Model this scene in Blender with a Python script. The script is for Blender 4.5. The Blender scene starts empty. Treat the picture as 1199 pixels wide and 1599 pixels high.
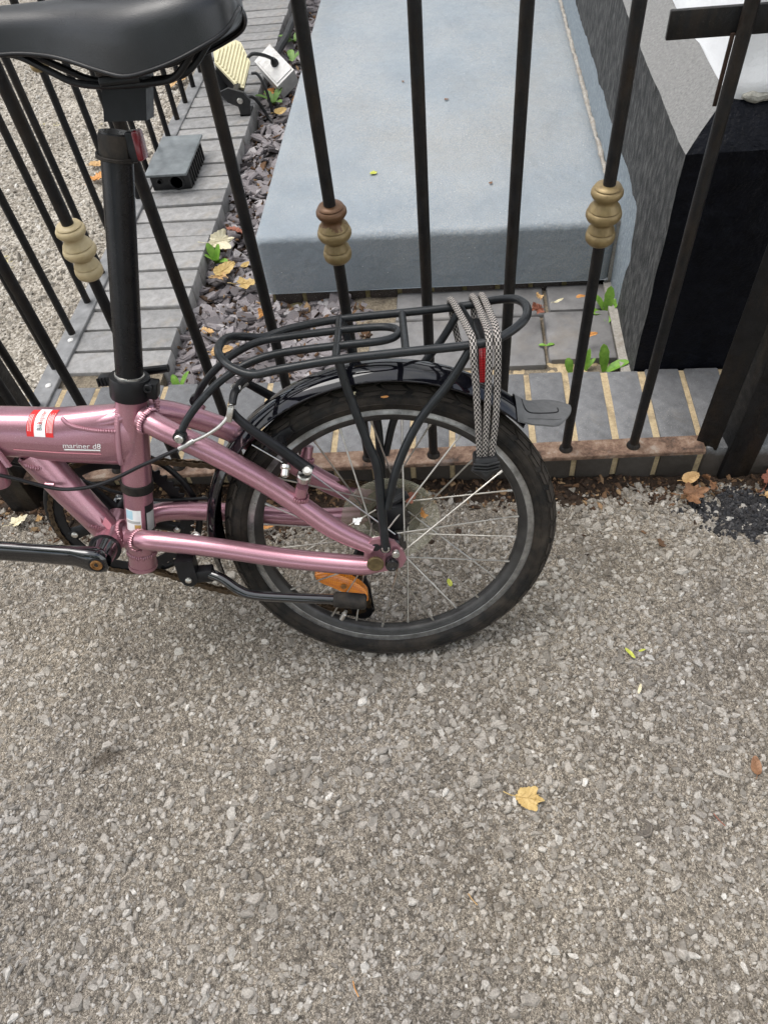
import bpy, bmesh, math, random
import numpy as np
from mathutils import Vector, Matrix

random.seed(7)
rng = np.random.default_rng(11)
scene = bpy.context.scene
C = scene.collection
PI = math.pi

# ---------------------------------------------------------------- camera
cam_d = bpy.data.cameras.new('camera')
cam_d.sensor_fit = 'HORIZONTAL'
cam_d.sensor_width = 36.0
cam_d.lens = 36.0 * 1146.14 / 1199.0
cam_d.clip_start = 0.02
cam_d.clip_end = 500
cam = bpy.data.objects.new('camera', cam_d)
C.objects.link(cam)
cam.matrix_world = Matrix(((0.9951984, 0.01388773, 0.09688798, 0.52906324),
                           (0.04823199, 0.79176985, -0.60891229, -0.84712941),
                           (-0.08516939, 0.61066164, 0.78729825, 1.01773568),
                           (0, 0, 0, 1)))
scene.camera = cam

# ---------------------------------------------------------------- world, sun, exposure
SUN_EL, SUN_AZ = math.radians(70), math.radians(-75)     # soft light high up on the left
world = bpy.data.worlds.new('World')
scene.world = world
world.use_nodes = True
wn = world.node_tree.nodes
wl = world.node_tree.links
wn.clear()
sky = wn.new('ShaderNodeTexSky')
sky.sky_type = 'NISHITA'
sky.sun_disc = False
sky.sun_elevation = SUN_EL
sky.sun_rotation = SUN_AZ
sky.dust_density = 3.0
sky.ozone_density = 1.0
hs = wn.new('ShaderNodeHueSaturation')
hs.inputs['Saturation'].default_value = 0.75
hs.inputs['Value'].default_value = 1.0
tcw = wn.new('ShaderNodeTexCoord')
cl = wn.new('ShaderNodeTexNoise')
cl.inputs['Scale'].default_value = 2.2
cl.inputs['Detail'].default_value = 7
cl.inputs['Roughness'].default_value = 0.55
clr = wn.new('ShaderNodeValToRGB')
clr.color_ramp.elements[0].position = 0.40
clr.color_ramp.elements[1].position = 0.58
mixw = wn.new('ShaderNodeMixRGB')
mixw.inputs['Color2'].default_value = (6.4, 6.5, 6.6, 1)
bg = wn.new('ShaderNodeBackground')
bg.inputs['Strength'].default_value = 0.15
wo = wn.new('ShaderNodeOutputWorld')
wl.new(tcw.outputs['Generated'], cl.inputs['Vector'])
wl.new(cl.outputs['Fac'], clr.inputs['Fac'])
wl.new(clr.outputs['Color'], mixw.inputs['Fac'])
wl.new(sky.outputs['Color'], hs.inputs['Color'])
wl.new(hs.outputs['Color'], mixw.inputs['Color1'])
wl.new(mixw.outputs['Color'], bg.inputs['Color'])
wl.new(bg.outputs['Background'], wo.inputs['Surface'])

sun_d = bpy.data.lights.new('sun', 'SUN')
sun_d.energy = 1.2
sun_d.angle = math.radians(35)
sun_d.color = (1.0, 0.97, 0.93)
sun = bpy.data.objects.new('sun', sun_d)
C.objects.link(sun)
# direction the light comes from (sky rotation turns clockwise from +Y)
sd = Vector((math.sin(SUN_AZ) * math.cos(SUN_EL), math.cos(SUN_AZ) * math.cos(SUN_EL), math.sin(SUN_EL)))
sun.rotation_euler = sd.to_track_quat('Z', 'Y').to_euler()

scene.view_settings.view_transform = 'Standard'
scene.view_settings.look = 'None'
scene.view_settings.gamma = 1
scene.view_settings.use_curve_mapping = False
scene.view_settings.exposure = 1.12

GZ = -0.079          # level of the pavement; the wall tops are level 0

# ================================================================ helpers
def catmull(pts, n=8, closed=False):
    P = [np.array(p, float) for p in pts]
    N = len(P)
    out = []
    segs = N if closed else N - 1
    for i in range(segs):
        if closed:
            p0, p1, p2, p3 = P[(i - 1) % N], P[i], P[(i + 1) % N], P[(i + 2) % N]
        else:
            p1, p2 = P[i], P[i + 1]
            p0 = P[i - 1] if i > 0 else 2 * p1 - p2
            p3 = P[i + 2] if i + 2 < N else 2 * p2 - p1
        for k in range(n):
            t = k / n
            out.append(0.5 * ((2 * p1) + (p2 - p0) * t + (2 * p0 - 5 * p1 + 4 * p2 - p3) * t * t + (3 * p1 - p0 - 3 * p2 + p3) * t ** 3))
    if not closed:
        out.append(P[-1])
    return out


class MB:
    """collects shapes; build() links them as one mesh object"""
    def __init__(s):
        s.v, s.f, s.mi, s.uv = [], [], [], {}
        s.cur = 0

    def add(s, verts, faces, uvs=None):
        o = len(s.v)
        s.v += [tuple(map(float, p)) for p in verts]
        for k, f in enumerate(faces):
            if uvs is not None:
                s.uv[len(s.f)] = uvs[k]
            s.f.append(tuple(i + o for i in f))
            s.mi.append(s.cur)
        return s

    def box(s, x0, x1, y0, y1, z0, z1, bev=0.0, jit=0.0, M=None):
        if bev <= 0:
            vs = [(x, y, z) for x in (x0, x1) for y in (y0, y1) for z in (z0, z1)]
            fs = [(0, 1, 3, 2), (4, 6, 7, 5), (0, 4, 5, 1), (2, 3, 7, 6), (0, 2, 6, 4), (1, 5, 7, 3)]
        else:
            bm = bmesh.new()
            bmesh.ops.create_cube(bm, size=1)
            for v in bm.verts:
                v.co = Vector(((x0 + x1) / 2 + v.co.x * (x1 - x0), (y0 + y1) / 2 + v.co.y * (y1 - y0), (z0 + z1) / 2 + v.co.z * (z1 - z0)))
            bmesh.ops.bevel(bm, geom=bm.edges[:], offset=bev, segments=2, affect='EDGES', profile=0.5)
            bm.verts.index_update()
            vs = [tuple(v.co) for v in bm.verts]
            fs = [tuple(v.index for v in f.verts) for f in bm.faces]
            bm.free()
        if jit:
            vs = [tuple(c + random.uniform(-jit, jit) for c in p) for p in vs]
        if M is not None:
            vs = [tuple(M @ Vector(p)) for p in vs]
        return s.add(vs, fs)

    def tube(s, path, r, seg=12, closed=False, caps=True, flat=1.0, up=(0, 0, 1), uvlen=None):
        """r: number or list; flat: scale of the second axis (oval tubes)"""
        P = [np.array(p, float) for p in path]
        n = len(P)
        R = [r] * n if not hasattr(r, '__len__') else list(r)
        if len(R) != n:
            R = list(np.interp(np.linspace(0, 1, n), np.linspace(0, 1, len(R)), R))
        T = []
        for i in range(n):
            a = P[(i - 1) % n] if (closed or i > 0) else P[i]
            b = P[(i + 1) % n] if (closed or i < n - 1) else P[i]
            d = b - a
            T.append(d / (np.linalg.norm(d) + 1e-12))
        u = np.array(up, float)
        if abs(u @ T[0]) > 0.95:
            u = np.array((1.0, 0, 0)) if abs(T[0][0]) < .9 else np.array((0, 1.0, 0))
        vs, L = [], [0.0]
        for i in range(n):
            u = u - (u @ T[i]) * T[i]
            u /= np.linalg.norm(u)
            w = np.cross(T[i], u)
            for k in range(seg):
                a = 2 * PI * k / seg
                vs.append(P[i] + R[i] * (math.cos(a) * u + flat * math.sin(a) * w))
            if i:
                L.append(L[-1] + float(np.linalg.norm(P[i] - P[i - 1])))
        fs, uv = [], []
        for i in range(n if closed else n - 1):
            j = (i + 1) % n
            for k in range(seg):
                k2 = (k + 1) % seg
                fs.append((i * seg + k, i * seg + k2, j * seg + k2, j * seg + k))
                if uvlen:
                    uv.append([(k / seg, L[i] / uvlen), ((k + 1) / seg, L[i] / uvlen), ((k + 1) / seg, L[min(i + 1, n - 1)] / uvlen), (k / seg, L[min(i + 1, n - 1)] / uvlen)])
        if caps and not closed:
            fs.append(tuple(range(seg - 1, -1, -1)))
            fs.append(tuple((n - 1) * seg + k for k in range(seg)))
            if uvlen:
                uv += [[(0, 0)] * seg, [(0, 0)] * seg]
        return s.add(vs, fs, uv if uvlen else None)

    def lathe(s, prof, seg=24, M=None, caps=True):
        """prof: (r, z) pairs from bottom to top"""
        vs, fs = [], []
        for r, z in prof:
            for k in range(seg):
                a = 2 * PI * k / seg
                vs.append((r * math.cos(a), r * math.sin(a), z))
        for i in range(len(prof) - 1):
            for k in range(seg):
                k2 = (k + 1) % seg
                fs.append((i * seg + k, i * seg + k2, (i + 1) * seg + k2, (i + 1) * seg + k))
        if caps:
            fs.append(tuple(range(seg - 1, -1, -1)))
            fs.append(tuple((len(prof) - 1) * seg + k for k in range(seg)))
        if M is not None:
            vs = [tuple(M @ Vector(p)) for p in vs]
        return s.add(vs, fs)

    def prism(s, poly, y0, y1, axes='xz', bev=0.0):
        """outline in a plane, given thickness along the third axis"""
        n = len(poly)
        def mk(p, t):
            return (p[0], t, p[1]) if axes == 'xz' else ((p[0], p[1], t) if axes == 'xy' else (t, p[0], p[1]))
        vs = [mk(p, y0) for p in poly] + [mk(p, y1) for p in poly]
        fs = [tuple(range(n)), tuple(range(2 * n - 1, n - 1, -1))]
        fs += [(i, i + n, (i + 1) % n + n, (i + 1) % n) for i in range(n)]
        return s.add(vs, fs)

    def grid(s, pts, nu, nv, closed_u=False, uvs=False):
        fs, uv = [], []
        for i in range(nu if closed_u else nu - 1):
            for j in range(nv - 1):
                i2 = (i + 1) % nu
                fs.append((i * nv + j, i2 * nv + j, i2 * nv + j + 1, i * nv + j + 1))
                if uvs:
                    uv.append([(i / (nu - 1), j / (nv - 1)), ((i + 1) / (nu - 1), j / (nv - 1)), ((i + 1) / (nu - 1), (j + 1) / (nv - 1)), (i / (nu - 1), (j + 1) / (nv - 1))])
        return s.add(pts, fs, uv if uvs else None)

    def mesh(s, name, mats, smooth=True, angle=35):
        me = bpy.data.meshes.new(name)
        me.from_pydata(s.v, [], s.f)
        for m in (mats if isinstance(mats, (list, tuple)) else [mats]):
            me.materials.append(m)
        me.polygons.foreach_set('material_index', s.mi)
        if s.uv:
            ul = me.uv_layers.new(name='UVMap')
            for p in me.polygons:
                q = s.uv.get(p.index)
                if q:
                    for li, t in zip(p.loop_indices, q):
                        ul.data[li].uv = t
        bm = bmesh.new()
        bm.from_mesh(me)
        bmesh.ops.recalc_face_normals(bm, faces=bm.faces)
        bm.to_mesh(me)
        bm.free()
        if smooth:
            me.polygons.foreach_set('use_smooth', [True] * len(me.polygons))
            me.set_sharp_from_angle(angle=math.radians(angle))
        me.update()
        return me

    def build(s, name, mats, parent=None, smooth=True, angle=35, matrix=None):
        o = bpy.data.objects.new(name, s.mesh(name, mats, smooth, angle))
        C.objects.link(o)
        if parent is not None:
            o.parent = parent
        if matrix is not None:
            o.matrix_world = matrix
        return o


def tag(o, label=None, cat=None, group=None, kind=None):
    if label: o['label'] = label
    if cat: o['category'] = cat
    if group: o['group'] = group
    if kind: o['kind'] = kind
    return o

def empty(name, loc=(0, 0, 0), matrix=None, parent=None):
    o = bpy.data.objects.new(name, None)
    o.empty_display_size = 0.05
    C.objects.link(o)
    if parent is not None:
        o.parent = parent
    if matrix is not None:
        o.matrix_world = matrix
    else:
        o.location = loc
    return o

def raw_mesh(name, verts, loops, starts, totals, mats, tone=None, smooth=False):
    """big meshes straight from numpy arrays; tone = one number per face"""
    me = bpy.data.meshes.new(name)
    me.vertices.add(len(verts))
    me.vertices.foreach_set('co', np.ascontiguousarray(verts, np.float32).ravel())
    me.loops.add(len(loops))
    me.loops.foreach_set('vertex_index', np.ascontiguousarray(loops, np.int32))
    me.polygons.add(len(starts))
    me.polygons.foreach_set('loop_start', np.ascontiguousarray(starts, np.int32))
    me.polygons.foreach_set('loop_total', np.ascontiguousarray(totals, np.int32))
    me.polygons.foreach_set('use_smooth', np.full(len(starts), smooth))
    for m in (mats if isinstance(mats, (list, tuple)) else [mats]):
        me.materials.append(m)
    if tone is not None:
        at = me.attributes.new('tone', 'FLOAT', 'FACE')
        at.data.foreach_set('value', np.ascontiguousarray(tone, np.float32))
    me.update(calc_edges=True)
    me.validate()
    o = bpy.data.objects.new(name, me)
    C.objects.link(o)
    return o

def chips(name, pos, rad, mat, flat=0.5, n=7, tilt=0.25, sink=0.35, elong=0.35, rough=0.25, seed=1, tone=None, topk=0.62):
    """many irregular broken stones: an uneven polygon with a chamfered, slightly tilted top"""
    g = np.random.default_rng(seed)
    N = len(pos)
    ang = np.linspace(0, 2 * PI, n, endpoint=False)[None] + g.uniform(-.3, .3, (N, n))
    rr = rad[:, None] * (1 + g.uniform(-rough, rough, (N, n)))
    st = 1 + g.uniform(-elong, elong, (N, 1))
    x, y = rr * np.cos(ang) * st, rr * np.sin(ang) / st
    ro = g.uniform(0, 2 * PI, (N, 1))
    x, y = x * np.cos(ro) - y * np.sin(ro), x * np.sin(ro) + y * np.cos(ro)
    h = rad * flat * g.uniform(.6, 1.3, N)
    tx, ty = g.normal(0, tilt, (N, 1)), g.normal(0, tilt, (N, 1))
    low = np.stack([x, y, -h[:, None] + x * tx + y * ty], -1)
    mid = np.stack([x * 1.0, y * 1.0, h[:, None] * .25 + x * tx + y * ty], -1)
    ks = topk + g.uniform(-.1, .14, (N, n))
    top = np.stack([x * ks, y * ks, h[:, None] * (1 + g.uniform(-.12, .12, (N, n))) + x * tx + y * ty], -1)
    off = np.zeros((N, 1, 3)); off[:, 0, :2] = pos[:, :2]; off[:, 0, 2] = pos[:, 2] - h * sink
    V = np.concatenate([low, mid, top], 1) + off
    i = np.arange(n); j = (i + 1) % n
    q1 = np.stack([i, j, j + n, i + n], 1); q2 = q1 + n
    pat = np.concatenate([q1.ravel(), q2.ravel(), np.arange(2 * n, 3 * n)])
    tot = np.array([4] * (2 * n) + [n])
    base = (np.arange(N) * 3 * n)[:, None]
    loops = (pat[None] + base).ravel()
    totals = np.tile(tot, N)
    starts = np.concatenate([[0], np.cumsum(totals)[:-1]])
    t = g.uniform(0, 1, N) if tone is None else tone
    return raw_mesh(name, V.reshape(-1, 3), loops, starts, totals, mat, np.repeat(t, 2 * n + 1))

def vnoise(x, y, scale, seed):
    """smooth value noise on arrays"""
    g = np.random.default_rng(seed)
    tab = g.random((256, 256))
    X, Y = x * scale + 1000, y * scale + 1000
    xi, yi = np.floor(X).astype(int), np.floor(Y).astype(int)
    fx, fy = X - xi, Y - yi
    fx = fx * fx * (3 - 2 * fx); fy = fy * fy * (3 - 2 * fy)
    g_ = lambda a, b: tab[a % 256, b % 256]
    return (g_(xi, yi) * (1 - fx) + g_(xi + 1, yi) * fx) * (1 - fy) + (g_(xi, yi + 1) * (1 - fx) + g_(xi + 1, yi + 1) * fx) * fy

def sheet(name, x0, x1, y0, y1, step, hfun, mat, kind='structure', smooth=True):
    nx, ny = int((x1 - x0) / step) + 2, int((y1 - y0) / step) + 2
    xs, ys = np.linspace(x0, x1, nx), np.linspace(y0, y1, ny)
    X, Y = np.meshgrid(xs, ys, indexing='ij')
    Z = hfun(X, Y)
    V = np.stack([X, Y, Z], -1).reshape(-1, 3)
    i, j = np.meshgrid(np.arange(nx - 1), np.arange(ny - 1), indexing='ij')
    a = (i * ny + j).ravel()
    loops = np.stack([a, a + ny, a + ny + 1, a + 1], 1).ravel()
    nf = len(a)
    o = raw_mesh(name, V, loops, np.arange(nf) * 4, np.full(nf, 4), mat, smooth=smooth)
    return tag(o, kind=kind)

# ================================================================ materials
class NT:
    def __init__(s, name):
        s.m = bpy.data.materials.new(name)
        s.m.use_nodes = True
        s.t = s.m.node_tree
        s.n = s.t.nodes
        s.l = s.t.links
        s.b = s.n['Principled BSDF']
        s.tc = s.n.new('ShaderNodeTexCoord')
        s.vec = s.tc.outputs['Object']
    def noise(s, scale, detail=4, rough=.55, vec=None, dist=0):
        k = s.n.new('ShaderNodeTexNoise')
        k.inputs['Scale'].default_value = scale
        k.inputs['Detail'].default_value = detail
        k.inputs['Roughness'].default_value = rough
        k.inputs['Distortion'].default_value = dist
        s.l.new(vec or s.vec, k.inputs['Vector'])
        return k.outputs['Fac']
    def voro(s, scale, feature='F1', out='Distance', vec=None, rnd=1.0):
        k = s.n.new('ShaderNodeTexVoronoi')
        k.feature = feature
        k.inputs['Scale'].default_value = scale
        k.inputs['Randomness'].default_value = rnd
        s.l.new(vec or s.vec, k.inputs['Vector'])
        return k.outputs[out]
    def ramp(s, fac, stops, interp='LINEAR'):
        k = s.n.new('ShaderNodeValToRGB')
        k.color_ramp.interpolation = interp
        e = k.color_ramp.elements
        while len(e) < len(stops):
            e.new(0.5)
        for el, (p, c) in zip(e, stops):
            el.position = p
            el.color = (*c, 1) if hasattr(c, '__len__') else (c, c, c, 1)
        s.l.new(fac, k.inputs['Fac'])
        return k.outputs['Color']
    def mix(s, fac, a, b, mode='MIX'):
        k = s.n.new('ShaderNodeMixRGB')
        k.blend_type = mode
        for inp, v in ((k.inputs['Fac'], fac), (k.inputs['Color1'], a), (k.inputs['Color2'], b)):
            if hasattr(v, 'is_linked') or isinstance(v, bpy.types.NodeSocket):
                s.l.new(v, inp)
            elif hasattr(v, '__len__'):
                inp.default_value = (*v[:3], 1)
            else:
                inp.default_value = v if inp.type == 'VALUE' else (v, v, v, 1)
        return k.outputs['Color']
    def math(s, op, a, b=0.0, clamp=False):
        k = s.n.new('ShaderNodeMath')
        k.operation = op
        k.use_clamp = clamp
        for inp, v in ((k.inputs[0], a), (k.inputs[1], b)):
            if isinstance(v, bpy.types.NodeSocket):
                s.l.new(v, inp)
            else:
                inp.default_value = v
        return k.outputs[0]
    def attr(s, name):
        k = s.n.new('ShaderNodeAttribute')
        k.attribute_name = name
        return k.outputs['Fac']
    def mapping(s, scale=(1, 1, 1), rot=(0, 0, 0), vec=None):
        k = s.n.new('ShaderNodeMapping')
        k.inputs['Scale'].default_value = scale
        k.inputs['Rotation'].default_value = rot
        s.l.new(vec or s.vec, k.inputs['Vector'])
        return k.outputs['Vector']
    def objrand(s):
        return s.n.new('ShaderNodeObjectInfo').outputs['Random']
    def sep(s, vec=None):
        k = s.n.new('ShaderNodeSeparateXYZ')
        s.l.new(vec or s.vec, k.inputs[0])
        return k.outputs
    def set(s, **kw):
        names = dict(color='Base Color', rough='Roughness', metal='Metallic', coat='Coat Weight', coat_rough='Coat Roughness',
                     spec='Specular IOR Level', trans='Transmission Weight', alpha='Alpha', sss='Subsurface Weight', ior='IOR')
        for k, v in kw.items():
            inp = s.b.inputs[names[k]]
            if isinstance(v, bpy.types.NodeSocket):
                s.l.new(v, inp)
            elif hasattr(v, '__len__'):
                inp.default_value = (*v[:3], 1)
            else:
                inp.default_value = v
        return s
    def bump(s, h, strength=.5, dist=.001, normal=None):
        k = s.n.new('ShaderNodeBump')
        k.inputs['Strength'].default_value = strength
        k.inputs['Distance'].default_value = dist
        s.l.new(h, k.inputs['Height'])
        if normal is not None:
            s.l.new(normal, k.inputs['Normal'])
        s.l.new(k.outputs['Normal'], s.b.inputs['Normal'])
        return k.outputs['Normal']

def plain(name, col, rough=.5, metal=0.0, var=.25, vscale=60, bump=.0, bscale=400, coat=0.0, spec=.5, dirt=None, dscale=25, dlo=.5, dhi=.7):
    t = NT(name)
    n = t.noise(vscale, 5)
    dark = tuple(c * (1 - var) for c in col)
    lite = tuple(min(1, c * (1 + var)) for c in col)
    c = t.ramp(n, [(.3, dark), (.7, lite)])
    if dirt is not None:
        d = t.ramp(t.noise(dscale, 6, .65), [(dlo, 0.0), (dhi, 1.0)])
        c = t.mix(d, c, dirt)
    t.set(color=c, metal=metal, coat=coat, spec=spec)
    r = t.ramp(t.noise(vscale * 1.7, 4), [(.3, max(.02, rough * .8)), (.7, min(1, rough * 1.25))])
    t.set(rough=r)
    if bump:
        t.bump(t.noise(bscale, 4), bump, .001)
    return t.m

MT = {}

def pavement_dirt(t, col):
    """the pavement's own stains: one damp smear and patches of packed dirt, the same on binder and stones"""
    xyz = t.sep()
    dx = t.math('SUBTRACT', xyz[0], -.02); dy = t.math('SUBTRACT', xyz[1], -.475)
    rot = t.math('ADD', t.math('MULTIPLY', dx, .84), t.math('MULTIPLY', dy, .54))
    rt2 = t.math('SUBTRACT', t.math('MULTIPLY', dy, .84), t.math('MULTIPLY', dx, .54))
    d = t.math('SQRT', t.math('ADD', t.math('MULTIPLY', rot, rot), t.math('MULTIPLY', t.math('MULTIPLY', rt2, rt2), 5.8)))
    d = t.math('ADD', d, t.math('MULTIPLY', t.math('SUBTRACT', t.noise(60, 6, .7), .5), .09))
    col = t.mix(t.math('MULTIPLY', t.ramp(d, [(.012, 1.0), (.05, 0.0)]), .72), col, (.06, .047, .035))
    p = t.math('MULTIPLY', t.ramp(t.noise(4.2, 5, .6), [(.50, 0.0), (.66, 1.0)]), t.ramp(t.noise(55, 5, .7), [(.48, 0.0), (.60, 1.0)]))
    col = t.mix(t.math('MULTIPLY', p, .6), col, (.085, .070, .054))
    return t.mix(1.0, col, t.ramp(t.noise(1.9, 4, .6), [(.36, (.86, .86, .87)), (.64, (1.06, 1.04, 1.0))]), 'MULTIPLY')

def make_materials():
    # worn pavement: small stones in a grey-brown binder
    t = NT('asphalt')
    v1 = t.voro(260, 'F1', 'Distance')
    v2 = t.voro(640, 'F1', 'Distance')
    cellr = t.voro(260, 'F1', 'Color')
    cell2 = t.voro(640, 'F1', 'Color')
    k1 = t.n.new('ShaderNodeSeparateColor'); t.l.new(cellr, k1.inputs[0])
    k2 = t.n.new('ShaderNodeSeparateColor'); t.l.new(cell2, k2.inputs[0])
    col = t.ramp(k1.outputs[0], [(0.0, (.10, .088, .074)), (.4, (.20, .18, .154)), (.75, (.30, .272, .236)), (1.0, (.47, .435, .385))])
    col2 = t.ramp(k2.outputs[1], [(0.0, (.075, .066, .055)), (.5, (.21, .188, .160)), (1.0, (.46, .425, .375))])
    col = t.mix(.62, col, col2)
    col = t.mix(1.0, col, t.ramp(t.noise(1300, 3, .6), [(.34, .42), (.66, 1.52)]), 'MULTIPLY')
    grime = t.ramp(t.noise(5.5, 6, .62), [(.34, (.98, .945, .90)), (.64, (1.36, 1.31, 1.24))])
    col = t.mix(1.0, col, grime, 'MULTIPLY')
    pits = t.ramp(t.noise(110, 5, .72), [(.38, 1.0), (.52, 0.0)])
    col = t.mix(t.math('MULTIPLY', pits, .78), col, (.068, .060, .051))
    col = pavement_dirt(t, col)
    t.set(color=col, rough=.9, spec=.25)
    h = t.math('ADD', t.math('MULTIPLY', v1, -1.0), t.math('MULTIPLY', v2, -.45))
    h = t.math('ADD', h, t.math('MULTIPLY', t.noise(900, 3), .25))
    t.bump(h, 1.0, .0042)
    MT['asphalt'] = t.m

    def stone(name, stops, rough=.9, bs=700, bstr=.45, spec=.25, grime=(.15, .13, .11), g0=.5, g1=.7, gk=.5, dirt=False):
        t = NT(name)
        c = t.ramp(t.attr('tone'), stops)
        c = t.mix(1.0, c, t.ramp(t.noise(420, 5, .65), [(.3, .62), (.7, 1.25)]), 'MULTIPLY')
        c = t.mix(t.math('MULTIPLY', t.ramp(t.noise(120, 5, .65), [(g0, 0.0), (g1, 1.0)]), gk), c, grime)
        if dirt:
            c = pavement_dirt(t, c)
        t.set(color=c, rough=rough, spec=spec)
        t.bump(t.noise(bs, 4), bstr, .001)
        return t.m
    MT['chip'] = stone('pavement_stone', [(0, (.18, .162, .140)), (.3, (.295, .270, .238)), (.75, (.37, .342, .306)), (.97, (.44, .416, .380)), (1, (.57, .545, .505))], dirt=True)
    MT['drive_chip'] = stone('drive_stone', [(0, (.20, .178, .148)), (.4, (.35, .318, .272)), (.8, (.47, .435, .38)), (1, (.60, .57, .52))], gk=.35)
    MT['slate'] = stone('slate', [(0, (.075, .066, .069)), (.4, (.165, .147, .152)), (.8, (.255, .230, .236)), (1, (.37, .35, .35))], rough=.6, bs=300, spec=.45, grime=(.17, .13, .10), gk=.3)
    MT['tar_chip'] = stone('tar_stone', [(0, (.012, .012, .014)), (.6, (.03, .03, .034)), (1, (.075, .072, .072))], rough=.6, spec=.4, grime=(.06, .045, .035), gk=.3)
    MT['litter'] = stone('litter', [(0, (.025, .016, .011)), (.5, (.07, .04, .024)), (.85, (.17, .095, .05)), (1, (.36, .24, .13))], rough=.85, gk=.2)

    t = NT('drive')
    cellr = t.voro(150, 'F1', 'Color'); v1 = t.voro(150); v2 = t.voro(380)
    k1 = t.n.new('ShaderNodeSeparateColor'); t.l.new(cellr, k1.inputs[0])
    col = t.ramp(k1.outputs[0], [(0, (.16, .14, .115)), (.5, (.33, .30, .255)), (1, (.52, .485, .435))])
    col = t.mix(1.0, col, t.ramp(t.noise(6, 5, .6), [(.35, (.75, .73, .70)), (.65, (1.06, 1.05, 1.02))]), 'MULTIPLY')
    yl = t.ramp(t.noise(9, 4, .7), [(.66, 0.0), (.72, 1.0)])
    col = t.mix(t.math('MULTIPLY', yl, .45), col, (.50, .43, .12))
    t.set(color=col, rough=.9, spec=.25)
    t.bump(t.math('ADD', t.math('MULTIPLY', v1, -1.0), t.math('MULTIPLY', v2, -.4)), 1.0, .005)
    MT['drive'] = t.m

    t = NT('soil')
    n = t.noise(60, 7, .7)
    col = t.ramp(n, [(.3, (.018, .012, .009)), (.55, (.05, .034, .024)), (.8, (.13, .085, .055))])
    t.set(color=col, rough=.95, spec=.2)
    t.bump(t.noise(220, 6, .7), 1.0, .006)
    MT['soil'] = t.m

    t = NT('tarmac')
    col = t.ramp(t.noise(140, 6, .7), [(.35, (.012, .012, .014)), (.7, (.05, .047, .046))])
    t.set(color=col, rough=.7, spec=.35)
    t.bump(t.voro(260), 1.0, .004)
    MT['tarmac'] = t.m

    # blue-grey engineering brick
    def brickmat(name, a, b, edge=None, stain=(.33, .27, .19), sk=.25, mud=0.0):
        t = NT(name)
        r = t.objrand()
        base = t.ramp(r, [(0, a), (1, b)])
        base = t.mix(1.0, base, t.ramp(t.noise(45, 6, .62), [(.28, .68), (.72, 1.3)]), 'MULTIPLY')
        sp = t.ramp(t.noise(620, 2, .5), [(.665, 0.0), (.70, 1.0)])
        base = t.mix(t.math('MULTIPLY', sp, .6), base, (.50, .48, .45))
        st = t.ramp(t.noise(16, 6, .7), [(.55, 0.0), (.78, 1.0)])
        base = t.mix(t.math('MULTIPLY', st, sk), base, stain)
        if mud:      # dirt splashed up from the soil
            zz = t.math('ADD', t.sep()[2], t.math('MULTIPLY', t.math('SUBTRACT', t.noise(40, 5, .7), .5), .03))
            base = t.mix(t.math('MULTIPLY', t.ramp(t.math('MULTIPLY', zz, -10.0), [(.08, 0.0), (.22, 1.0)]), mud), base, (.035, .026, .018))
        t.set(color=base, spec=.45, rough=t.ramp(t.noise(70, 4), [(.3, .42), (.7, .72)]))
        t.bump(t.math('ADD', t.noise(420, 5, .65), t.math('MULTIPLY', t.noise(50, 3), 2.0)), .35, .0012)
        return t.m
    MT['brick_front'] = brickmat('blue_brick', (.112, .113, .116), (.150, .151, .155), mud=.85)
    MT['brick_left'] = brickmat('grey_brick', (.19, .187, .183), (.265, .258, .25), sk=.38)
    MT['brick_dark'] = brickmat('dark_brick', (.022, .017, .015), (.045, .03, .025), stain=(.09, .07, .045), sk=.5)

    def mortar(name, a, b, moss=None, mk=.5):
        t = NT(name)
        c = t.ramp(t.noise(190, 6, .7), [(.3, a), (.7, b)])
        d = t.ramp(t.noise(28, 5, .65), [(.5, 0.0), (.66, 1.0)])
        c = t.mix(t.math('MULTIPLY', d, mk), c, moss or (.06, .05, .04))
        t.set(color=c, rough=.95, spec=.2)
        t.bump(t.noise(480, 5, .7), .8, .0022)
        return t.m
    MT['mortar_sand'] = mortar('sandy_mortar', (.33, .25, .145), (.53, .42, .265), mk=.45)
    MT['mortar_dark'] = mortar('dirty_mortar', (.10, .085, .065), (.30, .25, .18), mk=.75)
    MT['mortar_moss'] = mortar('mossy_mortar', (.16, .13, .06), (.30, .25, .14), (.075, .07, .02), .7)
    MT['fillet'] = mortar('cement_fillet', (.24, .225, .20), (.40, .375, .335), (.16, .12, .09), .5)

    # paving slab
    t = NT('paving')
    c = t.ramp(t.noise(24, 7, .65), [(.3, (.115, .112, .112)), (.7, (.205, .20, .197))])
    c = t.mix(t.math('MULTIPLY', t.ramp(t.noise(9, 5, .7), [(.52, 0.0), (.75, 1.0)]), .4), c, (.22, .18, .13))
    t.set(color=c, rough=.72, spec=.4)
    t.bump(t.noise(260, 6, .7), .4, .0015)
    MT['paving'] = t.m

    # grey-blue painted concrete of the slab
    t = NT('painted_slab')
    c = t.ramp(t.noise(7, 6, .6), [(.3, (.180, .213, .243)), (.7, (.225, .262, .294))])
    worn = t.ramp(t.noise(330, 6, .8), [(.46, 0.0), (.56, 1.0)])
    area = t.ramp(t.noise(3.2, 4, .6), [(.38, .25), (.60, .95)])
    c = t.mix(t.math('MULTIPLY', worn, area), c, (.335, .335, .325))
    fl = t.ramp(t.voro(42, 'F1', 'Distance'), [(.035, 1.0), (.06, 0.0)])
    c = t.mix(t.math('MULTIPLY', fl, .6), c, (.75, .76, .75))
    c = t.mix(t.math('MULTIPLY', t.ramp(t.noise(2.1, 5, .7), [(.52, 0.0), (.70, 1.0)]), .30), c, (.24, .22, .185))
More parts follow.
